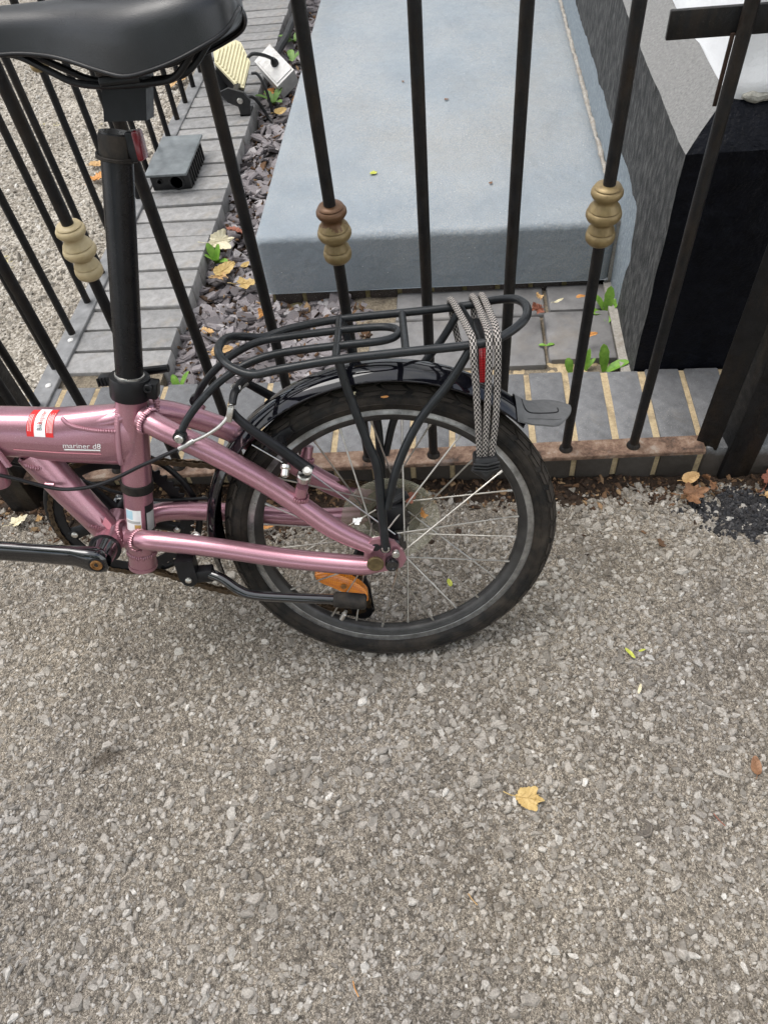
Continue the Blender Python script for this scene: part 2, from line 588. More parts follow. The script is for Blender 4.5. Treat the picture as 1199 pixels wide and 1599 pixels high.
    c = t.mix(t.math('MULTIPLY', t.ramp(t.noise(800, 3, .6), [(.62, 0.0), (.68, 1.0)]), .45), c, (.10, .105, .11))
    t.set(color=c, spec=.42, rough=t.ramp(t.noise(40, 5), [(.3, .42), (.7, .66)]))
    t.bump(t.math('ADD', t.noise(420, 5, .7), t.math('MULTIPLY', t.noise(38, 4), 3.5)), .8, .0014)
    MT['slab'] = t.m

    # plinth: grey render with the slab's paint lapped up its foot; black gloss front
    t = NT('grey_render')
    xyz = t.sep()
    streak = t.noise(90, 6, .65, vec=t.mapping((1, 1, .42), (0.35, 0, 0)))
    c = t.ramp(streak, [(.34, (.018, .019, .020)), (.5, (.052, .053, .053)), (.66, (.12, .12, .118))])
    edge = t.math('ADD', xyz[2], t.math('MULTIPLY', t.math('SUBTRACT', t.noise(11, 5, .6), .5), .035))
    front = t.math('ADD', xyz[1], t.math('MULTIPLY', t.math('SUBTRACT', t.noise(13, 4, .6), .5), .03))
    front = t.math('SUBTRACT', front, t.math('MULTIPLY', t.math('ABSOLUTE', t.math('SUBTRACT', xyz[2], .12)), .25))
    inb = t.math('MULTIPLY', t.math('LESS_THAN', edge, .222), t.math('GREATER_THAN', front, -.42))
    blue = t.ramp(t.noise(120, 6, .7), [(.3, (.20, .24, .27)), (.55, (.28, .325, .36)), (.75, (.42, .46, .48))])
    c = t.mix(inb, c, blue)
    t.set(color=c, rough=.8, spec=.35)
    t.bump(t.math('ADD', t.math('MULTIPLY', streak, 2.2), t.noise(330, 5, .7)), 1.0, .005)
    MT['render_side'] = t.m
    t = NT('cement_chamfer')
    c = t.ramp(t.noise(240, 6, .7), [(.3, (.12, .12, .118)), (.7, (.25, .248, .24))])
    t.set(color=c, rough=.85, spec=.3)
    t.bump(t.noise(300, 5, .75), .8, .002)
    MT['chamfer'] = t.m
    t = NT('black_gloss_render')
    c = t.ramp(t.noise(60, 5), [(.3, (.0016, .0019, .0034)), (.7, (.004, .0046, .0075))])
    dust = t.ramp(t.noise(420, 3, .6), [(.735, 0.0), (.76, 1.0)])
    c = t.mix(t.math('MULTIPLY', dust, .5), c, (.10, .10, .10))
    t.set(color=c, spec=.10, rough=t.ramp(t.noise(30, 5), [(.3, .30), (.7, .55)]))
    t.bump(t.math('ADD', t.noise(40, 6, .6), t.math('MULTIPLY', t.noise(200, 4), .35)), .8, .006)
    MT['black_render'] = t.m
    t = NT('white_paint')
    c = t.ramp(t.noise(14, 6, .65), [(.3, (.78, .79, .80)), (.7, (.86, .87, .88))])
    t.set(color=c, rough=.6, spec=.4)
    t.bump(t.noise(160, 5, .7), .4, .002)
    MT['white'] = t.m
    MT['cement'] = mortar('bare_cement', (.30, .29, .25), (.46, .45, .40), (.26, .25, .2), .3)

    # ironwork
    t = NT('black_iron')
    r = t.ramp(t.noise(22, 7, .72, vec=t.mapping((1, 1, .25))), [(.47, 0.0), (.62, 1.0)])
    c = t.mix(t.math('MULTIPLY', r, .62), t.ramp(t.noise(50, 4), [(.3, (.004, .004, .0045)), (.7, (.010, .010, .011))]), (.026, .0175, .0105))
    du = t.ramp(t.noise(900, 2, .5), [(.69, 0.0), (.72, 1.0)])
    c = t.mix(t.math('MULTIPLY', du, .4), c, (.12, .11, .09))
    t.set(color=c, spec=.28, rough=t.ramp(t.noise(60, 5), [(.3, .34), (.7, .6)]))
    t.bump(t.math('ADD', t.noise(350, 5, .65), t.math('MULTIPLY', t.noise(60, 4), 2.0)), .45, .0015)
    MT['iron'] = t.m
    t = NT('rusty_rail')
    c = t.ramp(t.noise(38, 7, .72), [(.32, (.030, .022, .017)), (.45, (.125, .074, .050)), (.56, (.215, .142, .10)), (.68, (.29, .24, .195))])
    c = t.mix(t.ramp(t.noise(7, 4, .6), [(.56, 0.0), (.66, 1.0)]), c, t.ramp(t.noise(60, 5), [(.3, (.10, .10, .10)), (.7, (.21, .20, .19))]))
    t.set(color=c, rough=.8, spec=.35)
    t.bump(t.noise(300, 6, .75), .55, .0018)
    MT['rail_rust'] = t.m
    MT['rail_grey'] = plain('grey_rail', (.15, .15, .15), .5, var=.35, vscale=30, bump=.25, dirt=(.30, .29, .27), dlo=.6, dhi=.75)
    def brass(name, lo, hi):
      t = NT(name)
      xyz = t.sep()
      c = t.ramp(t.noise(55, 5, .6), [(.3, (.155, .105, .043)), (.7, (.27, .20, .092))])
      up = t.math('ADD', t.math('MULTIPLY', xyz[2], 12.0), t.math('MULTIPLY', t.noise(60, 5, .7), .55))
      c = t.mix(t.ramp(up, [(lo, 0.0), (hi, .9)]), c, (.105, .046, .020))
      c = t.mix(t.math('MULTIPLY', t.ramp(t.noise(140, 5, .7), [(.56, 0.0), (.7, 1.0)]), .5), c, (.10, .062, .03))
      t.set(color=c, rough=.42, metal=.35, spec=.5)
      t.bump(t.noise(240, 4), .2, .001)
      return t.m
    MT['brass'] = brass('brass_paint', 1.18, 1.34)
    MT['brass_rusty'] = brass('rusty_brass_paint', .98, 1.14)
    t = NT('cream_paint')
    c = t.ramp(t.noise(40, 5, .6), [(.3, (.33, .25, .125)), (.7, (.46, .375, .22))])
    xyz = t.sep()
    up = t.math('ADD', t.math('MULTIPLY', xyz[2], 12.0), t.math('MULTIPLY', t.noise(60, 5, .7), .5))
    c = t.mix(t.ramp(up, [(1.08, 0.0), (1.2, .85)]), c, (.33, .17, .08))
    t.set(color=c, rough=.45, spec=.5)
    MT['cream_knob'] = t.m

    # plastics, cables, leaves
    MT['black_plastic'] = plain('black_plastic', (.012, .012, .013), .42, var=.3, bump=.08)
    t = NT('highlit_lid')
    c = t.ramp(t.noise(9, 5, .7), [(.35, (.085, .095, .10)), (.7, (.21, .23, .235))])  # bright reflection on the glossy lid is painted into its colour
    t.set(color=c, rough=.35, spec=.5)
    MT['lid'] = t.m
    MT['grey_box'] = plain('grey_plastic', (.52, .51, .49), .5, var=.12, dirt=(.25, .23, .19), dlo=.55, dhi=.8)
    MT['lens'] = plain('cream_lens', (.66, .60, .38), .4, var=.08, dirt=(.36, .22, .08), dlo=.68, dhi=.75, dscale=18)
    def leafmat(name, a, b, spot=None, trans=.0):
        t = NT(name)
        c = t.ramp(t.noise(70, 5, .6), [(.3, a), (.7, b)])
        if spot:
            c = t.mix(t.math('MULTIPLY', t.ramp(t.noise(150, 4, .7), [(.58, 0.0), (.68, 1.0)]), .6), c, spot)
        t.set(color=c, rough=.55, spec=.35)
        t.bump(t.noise(400, 4), .3, .001)
        return t.m
    MT['leaf_yellow'] = leafmat('leaf_yellow', (.36, .235, .075), (.52, .375, .155), (.22, .13, .04))
    MT['leaf_tan'] = leafmat('leaf_tan', (.33, .19, .07), (.55, .36, .17), (.22, .11, .04))
    MT['leaf_brown'] = leafmat('leaf_brown', (.13, .06, .028), (.27, .14, .07), (.06, .03, .015))
    MT['leaf_red'] = leafmat('leaf_red', (.17, .055, .032), (.31, .12, .075), (.10, .04, .02))
    MT['leaf_cream'] = leafmat('leaf_cream', (.55, .48, .30), (.75, .70, .52), (.40, .30, .15))
    MT['leaf_orange'] = leafmat('leaf_orange', (.42, .17, .04), (.58, .30, .10), (.2, .08, .02))
    MT['leaf_lime'] = leafmat('leaf_lime', (.38, .42, .05), (.58, .58, .12))
    MT['weed'] = leafmat('weed', (.085, .20, .020), (.21, .37, .055))
    MT['weed_dark'] = leafmat('weed_dark', (.07, .145, .03), (.16, .27, .065))

    # bicycle
    t = NT('pink_metallic')
    fl = t.ramp(t.noise(1800, 2), [(.35, (.35, .165, .203)), (.65, (.49, .255, .30))])
    dust = t.ramp(t.noise(70, 6, .72), [(.56, 0.0), (.74, 1.0)])
    fl = t.mix(t.math('MULTIPLY', dust, .30), fl, (.30, .235, .215))
    fl = t.mix(t.math('MULTIPLY', t.ramp(t.noise(700, 2, .5), [(.70, 0.0), (.73, 1.0)]), .7), fl, (.62, .55, .53))
    t.set(color=fl, metal=.66, rough=.28, coat=.55, coat_rough=.12)
    t.bump(t.noise(30, 3), .02, .001)
    MT['pink'] = t.m
    t = NT('pink_weld')
    t.set(color=(.40, .20, .237), metal=.6, rough=.36, coat=.4)
    MT['weld'] = t.m
    MT['pink_decal'] = plain('pink_decal', (.70, .27, .32), .4, var=.05)
    MT['gloss_black'] = plain('gloss_black', (.006, .006, .007), .12, var=.3, coat=1.0)
    t = NT('mudguard_black')
    t.set(color=(.004, .004, .006), rough=.06, coat=.25, spec=.4, ior=1.5)
    MT['guard'] = t.m
    MT['satin_black'] = plain('satin_black', (.007, .007, .008), .38, var=.3, bump=.06, spec=.3)
    MT['rack'] = plain('rack_black', (.010, .0115, .013), .34, var=.3, vscale=80, bump=.1, dirt=(.045, .048, .052), dlo=.6, dhi=.8, spec=.35)
    MT['post'] = plain('post_black', (.005, .005, .006), .28, var=.3, vscale=40, spec=.3, dirt=(.05, .05, .055), dlo=.68, dhi=.74, dscale=120)
    MT['saddle'] = plain('saddle_vinyl', (.012, .013, .0145), .34, var=.25, vscale=18, bump=.18, bscale=900, spec=.45)
    MT['rubber'] = plain('rubber', (.009, .0082, .0075), .7, spec=.25, var=.3, vscale=40, bump=.3, bscale=600, dirt=(.052, .041, .031), dlo=.42, dhi=.8, dscale=30)
    t = NT('tyre_tread')
    c = t.ramp(t.noise(40, 6, .65), [(.3, (.019, .0155, .0125)), (.7, (.048, .039, .031))])
    t.set(color=c, rough=.82, spec=.3)
    t.bump(t.noise(500, 4), .4, .001)
    MT['tread'] = t.m
    MT['flap'] = plain('flap_rubber', (.10, .10, .10), .7, var=.15, bump=.1)
    MT['alu'] = plain('brushed_alloy', (.42, .41, .39), .36, metal=.85, var=.15, vscale=200, dirt=(.12, .11, .10), dlo=.55, dhi=.8)
    MT['steel'] = plain('steel', (.55, .53, .49), .3, metal=.95, var=.15, vscale=120)
    MT['spoke'] = plain('spoke_steel', (.50, .48, .44), .32, metal=.9, var=.2, vscale=60)
    MT['track'] = plain('braking_track', (.30, .295, .285), .34, metal=.7, var=.3, vscale=120, dirt=(.06, .055, .05), dlo=.5, dhi=.8)
    MT['rim'] = plain('rim_dark', (.05, .048, .046), .4, metal=.5, var=.3, vscale=50)
    MT['brass_nut'] = plain('tarnished_brass', (.13, .095, .045), .5, metal=.6, var=.35, vscale=120)
    MT['gold_bolt'] = plain('rusty_bolt', (.24, .12, .04), .5, metal=.6, var=.4, vscale=150)
    MT['chain'] = plain('rusty_chain', (.075, .048, .025), .6, metal=.5, var=.5, vscale=160, bump=.2)
    t = NT('clear_disc')
    c = t.ramp(t.noise(45, 6, .7), [(.35, (.36, .34, .24)), (.6, (.54, .52, .40)), (.8, (.30, .22, .12))])
    t.set(color=c, rough=.35, spec=.5, alpha=.26)
    MT['disc'] = t.m
    t = NT('orange_reflector')
    w = t.voro(330, 'F1', 'Distance', rnd=0.0)
    c = t.ramp(w, [(.2, (.85, .30, .015)), (.6, (.50, .13, .006))])
    t.set(color=c, rough=.15, spec=.6, coat=.6)
    t.bump(w, .6, .001)
    MT['orange'] = t.m
    t = NT('red_reflector')
    w = t.voro(300, 'F1', 'Distance', rnd=0.0)
    c = t.ramp(w, [(.2, (.55, .015, .02)), (.6, (.22, .004, .008))])
    t.set(color=c, rough=.12, spec=.6, coat=.6)
    MT['red'] = t.m
    t = NT('dark_red_lens')
    t.set(color=(.12, .0035, .009), rough=.25, coat=.1)
    MT['red_lens'] = t.m
    t = NT('bungee_weave')
    uv = t.tc.outputs['UV']
    ck = t.n.new('ShaderNodeTexChecker')
    ck.inputs['Scale'].default_value = 1.0
    ck.inputs['Color1'].default_value = (.40, .365, .335, 1)
    ck.inputs['Color2'].default_value = (.008, .007, .007, 1)
    t.l.new(t.mapping((12, 1, 1), vec=uv), ck.inputs['Vector'])
    c = t.mix(1.0, ck.outputs['Color'], t.ramp(t.noise(500, 4), [(.3, .7), (.7, 1.1)]), 'MULTIPLY')
    t.set(color=c, rough=.8, spec=.2)
    t.bump(ck.outputs['Fac'], .4, .001)
    MT['bungee'] = t.m
    for nm, col in dict(st_red=(.62, .02, .02), st_white=(.80, .79, .77), st_blue=(.42, .62, .70), st_gold=(.52, .33, .10), st_black=(.01, .01, .012), st_grey=(.42, .42, .40)).items():
        MT[nm] = plain(nm.replace('st_', 'print_'), col, .4, var=.06)
make_materials()

# ================================================================ the setting
# ---- pavement: fine sheet in view, coarse sheet to the horizon around it
def asphalt_h(X, Y):
    h = (vnoise(X, Y, 3.0, 1) - .5) * .006 + (vnoise(X, Y, 14, 2) - .5) * .0035 + (vnoise(X, Y, 60, 3) - .5) * .0042 + (vnoise(X, Y, 170, 4) - .5) * .0036
    return GZ - .001 + h
pavement = sheet('pavement', -.62, 1.36, -1.25, .12, .0038, asphalt_h, MT['asphalt'])
mb = MB()
mb.box(-60, 60, -60, -1.25, GZ - .12, GZ - .003)
mb.box(-60, -.62, -1.25, .12, GZ - .12, GZ - .003)
mb.box(1.36, 60, -1.25, .12, GZ - .12, GZ - .003)
tag(mb.build('ground', MT['asphalt']), kind='structure')

def scatter(n, x0, x1, y0, y1, g):
    return np.stack([g.uniform(x0, x1, n), g.uniform(y0, y1, n)], 1)
g = np.random.default_rng(5)
N = 40000
p = scatter(N, -.45, 1.2, -.95, .06, g)
dens = .30 + .9 * vnoise(p[:, 0], p[:, 1], 3.3, 21)
keep = g.random(N) < dens
p = p[keep]
r = np.clip(np.exp(g.normal(math.log(.0026), .46, len(p))) * (.8 + .45 * vnoise(p[:, 0], p[:, 1], 2.3, 23)), .0010, .0105)
z = asphalt_h(p[:, 0], p[:, 1]) + .0004
tag(chips('pavement_stones', np.column_stack([p, z]), r, MT['chip'], flat=.50, n=6, tilt=.30, sink=.45, rough=.35, seed=3, topk=.66),
    'small pale stones set in the worn grey pavement', 'stones', kind='stuff')

# ---- drive beyond the left railings
def drive_h(X, Y):
    return GZ - .004 + (vnoise(X, Y, 9, 5) - .5) * .008 + (vnoise(X, Y, 60, 6) - .5) * .007
tag(sheet('driveway', -2.4, -.30, .121, 4.2, .012, drive_h, MT['drive']))
mb = MB(); mb.box(-60, -2.4, .12, 60, GZ - .12, GZ - .008); mb.box(-2.4, 60, 4.2, 60, GZ - .12, GZ - .008)
tag(mb.build('far_ground', MT['drive']), kind='structure')
N = 15000
p = scatter(N, -1.5, -.33, .13, 3.0, g)
r = np.clip(np.exp(g.normal(math.log(.0042), .35, N)), .002, .011)
tag(chips('driveway_gravel', np.column_stack([p, drive_h(p[:, 0], p[:, 1]) + .001]), r, MT['drive_chip'], flat=.6, n=6, tilt=.35, sink=.3, seed=9),
    'pale cream gravel of the drive behind the left railings', 'gravel', kind='stuff')

# ---- soil strip at the foot of the wall, black tarmac patch
def soil_front(X):
    return np.interp(X, [-.42, -.31, -.23, 0, .2148, .33, .4545, .5767, .731, .873, 1.2], [-.01, -.02, -.055, -.06, -.05, -.01, .026, .018, .010, .022, .025])
def soil_h(X, Y):
    d = Y - soil_front(X) + (vnoise(X, Y, 22, 7) - .5) * .035
    return GZ - .006 + np.clip(d, -.03, .05) * .22 + (vnoise(X, Y, 60, 8) - .5) * .006 + (vnoise(X, Y, 160, 9) - .5) * .005
tag(sheet('soil', -.62, 1.3, -.12, .10, .004, soil_h, MT['soil']))
N = 5200
p = scatter(N, -.5, 1.12, -.10, .073, g)
d = p[:, 1] - soil_front(p[:, 0])
keep = g.random(N) < np.clip(.5 + d * 22, .012, 1)
p = p[keep]
r = np.clip(np.exp(g.normal(math.log(.0028), .5, len(p))), .001, .009)
zz = np.maximum(soil_h(p[:, 0], p[:, 1]), asphalt_h(p[:, 0], p[:, 1])) + .001
tag(chips('leaf_litter', np.column_stack([p, zz]), r, MT['litter'], flat=.35, n=5, tilt=.5, sink=.1, elong=.6, rough=.4, seed=12),
    'dark crumbs of soil and broken leaves along the wall foot', 'leaf litter', kind='stuff')
def tar_h(X, Y):
    cx, cy = 1.075, -.012
    d = np.sqrt(((X - cx) / .16) ** 2 + ((Y - cy) / .085) ** 2) + (vnoise(X, Y, 25, 13) - .5) * .5
    return GZ - .006 + np.clip(1.05 - d, -.6, .6) * .017 + (vnoise(X, Y, 110, 14) - .5) * .006
tag(sheet('tarmac_patch', .84, 1.34, -.14, .10, .004, tar_h, MT['tarmac']))
N = 3000
p = scatter(N, .86, 1.3, -.13, .09, g)
h_ = tar_h(p[:, 0], p[:, 1]); keep = h_ > asphalt_h(p[:, 0], p[:, 1]) - .001
p = p[keep]
r = np.clip(np.exp(g.normal(math.log(.0024), .4, len(p))), .0012, .0055)
tag(chips('tarmac_crumbs', np.column_stack([p, h_[keep] + .001]), r, MT['tar_chip'], flat=.6, n=6, tilt=.4, sink=.2, seed=15),
    'black tarmac crumbs heaped at the foot of the gate post', 'tarmac crumbs', kind='stuff')

# ---- dwarf walls capped with bricks on edge
def brick_mesh(lx, ly, lz, bev, seed):
    random.seed(seed)
    mb = MB()
    mb.box(-lx / 2, lx / 2, -ly / 2, ly / 2, -lz, 0, bev=bev, jit=.0006)
    return mb
def bricks(parent, variants, places):
    for k, (loc, rz) in enumerate(places):
        o = bpy.data.objects.new('brick', variants[k % len(variants)])
        C.objects.link(o)
        o.parent = parent
        o.location = loc
        o.rotation_euler = (random.uniform(-.006, .006), random.uniform(-.008, .008), rz + random.uniform(-.006, .006))
fw = empty('front_wall', (.3, .18, GZ))
tag(fw, 'low front wall of blue-grey bricks on edge with sandy joints, under the rusty rail', 'wall')
var = [brick_mesh(.0655, .215, .11, .004, s).mesh('brick', MT['brick_front']) for s in range(4)]
bricks(fw, var, [((i * .075 + .0375 - .3, .1815 - .18, -GZ + random.uniform(-.0015, .0015)), 0) for i in range(-5, 17)])
mb = MB(); mb.box(-.3745 - .3, 1.275 - .3, .078 - .18, .285 - .18, -.08, -GZ - .0022)
mb.build('mortar', MT['mortar_sand'], fw)

lw = empty('side_wall', (-.2, .5, GZ))
tag(lw, 'low side wall of weathered grey bricks on edge running back on the left', 'wall')
var = [brick_mesh(.238, .0688, .11, .005, s + 10).mesh('brick', MT['brick_left']) for s in range(5)]
pl = []
for i in range(-2, 44):
    y = .4083 + (i + .5) * .075
    if y > .29 + .03:
        pl.append(((-.0914 - .119 + .2 + random.uniform(-.003, .003), y - .5, -GZ + random.uniform(-.002, .002)), 0))
bricks(lw, var, pl)
mb = MB(); mb.box(-.325 + .2, -.096 + .2, .292 - .5, 3.6 - .5, -.06, -GZ - .010)
mb.build('mortar', MT['mortar_dark'], lw)

# ---- slate bed
def bed_h(X, Y):
    return -.052 + (vnoise(X, Y, 12, 31) - .5) * .012
tag(sheet('slate_bed', -.10, .36, .285, 3.6, .02, bed_h, MT['soil']))
N = 2600
pA = scatter(1500, -.095, .34, .288, .605, g)
pB = scatter(1500, -.095, .10, .58, 2.7, g)
pA = pA[(pA[:, 0] < .25 + .1 * g.random(len(pA)))]
p = np.concatenate([pA, pB])
r = np.clip(np.exp(g.normal(math.log(.0125), .42, len(p))), .005, .028)
zz = bed_h(p[:, 0], p[:, 1]) + g.uniform(.002, .016, len(p))
tag(chips('slate_chippings', np.column_stack([p, zz]), r, MT['slate'], flat=.22, n=7, tilt=.28, sink=.1, elong=.35, rough=.3, seed=33, topk=.88),
    'purple-grey slate chippings between the grey slab and the side wall', 'slate chippings', kind='stuff')
N = 900
p = np.concatenate([scatter(500, -.09, .34, .29, .60, g), scatter(500, -.09, .09, .6, 2.5, g)])
r = np.clip(np.exp(g.normal(math.log(.004), .5, len(p))), .0015, .009)
tag(chips('slate_litter', np.column_stack([p, bed_h(p[:, 0], p[:, 1]) + g.uniform(.012, .024, len(p))]), r, MT['litter'], flat=.3, n=5, tilt=.5, sink=.1, elong=.6, rough=.4, seed=35),
    'crumbs of dead leaf caught among the slate chippings', 'leaf litter', kind='stuff')

# ---- paving by the slab
pv = empty('garden_path', (.6, .45, -.03)); tag(pv, kind='structure')
def pslab(x0, x1, y0, y1, z, seed):
    random.seed(seed)
    mb = MB(); mb.box(x0 - .6, x1 - .6, y0 - .45, y1 - .45, z - .03, z + .03, bev=.006, jit=.0008)
    o = mb.build('paving_slab', MT['paving'], pv)
    o.rotation_euler = (random.uniform(-.004, .004), random.uniform(-.006, .006), random.uniform(-.006, .006))
pslab(.345, .722, .338, .502, -.024, 1)
pslab(.729, .868, .352, .512, -.020, 2)
pslab(.40, .735, .510, .612, -.026, 3)
pslab(.742, .872, .520, .612, -.023, 4)
mb = MB(); mb.box(.30 - .6, .89 - .6, .287 - .45, .62 - .45, -.05, -.006)
o = mb.build('sand_bed', MT['mortar_dark'], pv)
def sand_h(X, Y):
    return -.036 + (vnoise(X, Y, 30, 41) - .5) * .014 + (vnoise(X, Y, 120, 42) - .5) * .006
tag(sheet('sand_strip', .36, .89, .288, .356, .004, sand_h, MT['mortar_sand']))

# ---- grey-blue painted slab on a brick course
sl = empty('concrete_slab', (.48, .6, -.045))
tag(sl, 'long grey-blue painted concrete slab with rounded front edge behind the railings', 'slab')
def slab_mesh():
    x0, x1, y0, y1, z0, z1 = .094, .8785, .602, 4.0, -.008, .134
    # rounded section along Y, many cross-cuts so that the painted skin can undulate
    prof = [(0.0, z0), (0.0, z0 + .03)]
    n = 7
    R_ = .017
    for k in range(n + 1):
        a = PI / 2 * k / n
        prof.append((R_ - R_ * math.cos(a), z1 - R_ + R_ * math.sin(a)))
    ny = [0.05, .09, .15, .25, .4, .6, .9, 1.3, 1.8, 2.4, 3.398]
    prof += [(y, z1) for y in ny]
    xs = [x0, x0 + .004] + list(np.linspace(x0 + .012, x1 - .012, 40)) + [x1 - .004, x1]
    pts = []
    for x in xs:
        e = max(0, .008 - min(x - x0, x1 - x)) if min(x - x0, x1 - x) < .008 else 0
        for (dy, z) in prof:
            jz = (float(vnoise(np.array(x), np.array(dy), 9, 51)) - .5) * .003
            jy = (float(vnoise(np.array(x), np.array(z), 16, 52)) - .5) * .005
            pts.append((x - .48, y0 + dy + e + jy - .6, z - e * .8 + jz + .045))
    mb = MB()
    mb.grid(pts, len(xs), len(prof))
    m = len(prof)
    # sides and underside
    b = len(mb.v)
    for side in (0, len(xs) - 1):
        x = xs[side]
        ring = list(range(side * m, side * m + m))
        o = len(mb.v)
        mb.v += [(x - .48, 3.4, -.2), (x - .48, .012, -.2 + .2 + .037)]
        mb.f.append(tuple(ring + [o, o + 1])); mb.mi.append(0)
    o = len(mb.v)
    mb.v += [(x0 - .48, .0, .037), (x1 - .48, .0, .037), (x1 - .48, 3.4, .037), (x0 - .48, 3.4, .037)]
    mb.f.append((o, o + 1, o + 2, o + 3)); mb.mi.append(0)
    return mb
slab_mesh().build('slab_top', MT['slab'], sl)
mb = MB(); mb.box(.104 - .48, .86 - .48, .012, 3.3, -.05, .034)
mb.build('mortar', MT['mortar_moss'], sl)
under = brick_mesh(.0655, .03, .09, .004, 70).mesh('brick', MT['brick_dark'])
for i in range(10):
    o = bpy.data.objects.new('brick', under)
    C.objects.link(o); o.parent = sl
    o.location = (.142 + i * .0755 - .48, .0235, .036); o.rotation_euler = (0, random.uniform(-.02, .02), 0)
mb = MB()
pts = []
for i in range(60):
    x = .10 + i * .0125
    for j, (y, z) in enumerate(((.575, -.062), (.590, -.047), (.614, -.040))):
        pts.append((x - .48, y - .6 + random.uniform(-.006, .006), z + .045 + random.uniform(-.004, .004)))
mb.grid(pts, 60, 3)
mb.build('mortar_haunch', MT['mortar_moss'], sl)

# ---- plinth, white wall above
pn = empty('plinth_wall', (1.2, .9, -.0))
tag(pn, 'chamfered plinth with rough grey side and glossy black front, right of the slab', 'wall')
def plinth():
    X0, Y0, Z0, ZC, ZT, CH = .886, .292, -.06, .428, .486, .060
    mb = MB()
    def wob(x, y, z, a=.0035):
        q = lambda s_, k: (float(vnoise(np.array(y * 1.0 + x * .7), np.array(z + x * .3), s_, k)) - .5)
        return q(14, 61) * a + q(45, 62) * a * .5
    # side face (grey)
    ys = np.concatenate([np.linspace(Y0, 1.2, 70), np.linspace(1.24, 4.0, 20)])
    zs = np.linspace(Z0, ZC, 36)
    mb.cur = 0
    mb.grid([(X0 + wob(0, y, z) - 1.2, y - .9, z) for y in ys for z in zs], len(ys), len(zs))
    # front face (black)
    xs = np.linspace(X0, 1.9, 70)
    mb.cur = 1
    mb.grid([(x - 1.2 + (wob(0, Y0, z) if i == 0 else 0), Y0 + (wob(x, 3, z, .005) if i else 0) - .9, z) for i, x in enumerate(xs) for z in zs], len(xs), len(zs))
    # side chamfer
    mb.cur = 2
    k = 6
    pts = []
    for y in ys:
        for j in range(k):
            t = j / (k - 1)
            yy = max(y, Y0 + CH * t)
            pts.append((X0 + CH * t + (wob(0, y, ZC) if j == 0 else wob(1, y, t)) - 1.2, yy - .9, ZC + (ZT - ZC) * t))
    mb.grid(pts, len(ys), k)
    # front chamfer
    mb.cur = 1
    pts = []
    for i, x in enumerate(xs):
        for j in range(k):
            t = j / (k - 1)
            xx = max(x, X0 + CH * t)
            pts.append((xx - 1.2 + (wob(0, Y0, ZC) if (j == 0 and i == 0) else 0), Y0 + CH * t + (wob(x, 3, ZC, .005) if (j == 0 and i) else wob(x, 5, t, .003)) - .9, ZC + (ZT - ZC) * t))
    mb.grid(pts, len(xs), k)
    return mb
plinth().build('plinth', [MT['render_side'], MT['black_render'], MT['chamfer']], pn)
mb = MB(); mb.box(.868 - 1.2, .8875 - 1.2, .29 - .9, .602 - .9, -.05, -.018, jit=.003)
mb.box(.8788 - 1.2, .8865 - 1.2, .6085 - .9, 3.9 - .9, -.02, .1245)
fp = [(.8820 - 1.2 + random.uniform(-.002, .002), y - .9, .128 + random.uniform(-.004, .002)) for y in np.linspace(.606, 3.9, 220)]
mb.tube(fp, [random.uniform(.004, .0085) for _ in fp], 8)
mb.build('cement_fillet', MT['fillet'], pn)

ww = empty('white_wall', (1.4, 1.0, .486))
tag(ww, 'white painted wall standing on the dark plinth in the top right corner', 'wall')
mb = MB()
ys = np.linspace(.352, 3.9, 60); zs = np.concatenate([[.472, .4785, .486, .496, .51, .53], np.linspace(.56, 1.6, 8)])
mb.cur = 0
w_ = lambda a, b, s_, k, m: (float(vnoise(np.array(a), np.array(b), s_, k)) - .5) * m
mb.grid([(.944 + w_(y, z, 18, 71, .008) - 1.4, y - 1.0, z - .486) for y in ys for z in zs], len(ys), len(zs))
xs = np.linspace(.944, 2.0, 70)
pts = []
for i, x in enumerate(xs):
    for z in zs:
        bulge = .012 * math.exp(-((z - .50) / .02) ** 2) * max(0, min(1, (x - .955) / .03))
        pts.append((x - 1.4 + (w_(.352, z, 18, 71, .008) if i == 0 else 0), .352 - bulge + (w_(x, z, 24, 72, .010) if i else 0) - 1.0, z - .486))
mb.grid(pts, len(xs), len(zs))
mb.build('rendered_face', MT['white'], ww)
mb = MB()
fp = [(x - 1.4, .346 - 1.0 + random.uniform(-.002, .002), -.001 + random.uniform(-.002, .002)) for x in np.linspace(.966, 1.9, 90)]
mb.tube(fp, [.003] + [random.uniform(.0075, .0105) for _ in fp[1:]], 10)
mb.build('bare_edge', MT['cement'], ww)

# ---- railings
def knob_mesh(mat):
    prof = [(.0100, 0), (.0150, .001), (.0190, .0055), (.0201, .0115), (.0192, .0165), (.0170, .0183), (.0180, .0196), (.0174, .0222), (.0148, .0265), (.0140, .0300),
            (.0162, .0335), (.0214, .0370), (.0236, .0415), (.0234, .0455), (.0222, .0485), (.0198, .0500), (.0210, .0514), (.0200, .0540), (.0163, .0585), (.0148, .0625),
            (.0156, .0652), (.0185, .0680), (.0209, .0720), (.0206, .0760), (.0190, .0785), (.0166, .0797), (.0177, .0810), (.0162, .0830), (.0100, .0845)]
    mb = MB(); mb.lathe(prof, 32)
    return mb.mesh('collar', mat, angle=42)
ff = empty('front_railing', (.4, .065, 0))
tag(ff, 'black iron railing with brass collars and a rusty flat rail, behind the bicycle', 'railing')
by = lambda x: .0515 + .033 * x
mb = MB()
def railpts(x):
    return by(x) - .0205, by(x) + .0195
seg = np.linspace(-.30, .975, 40)
pts = []
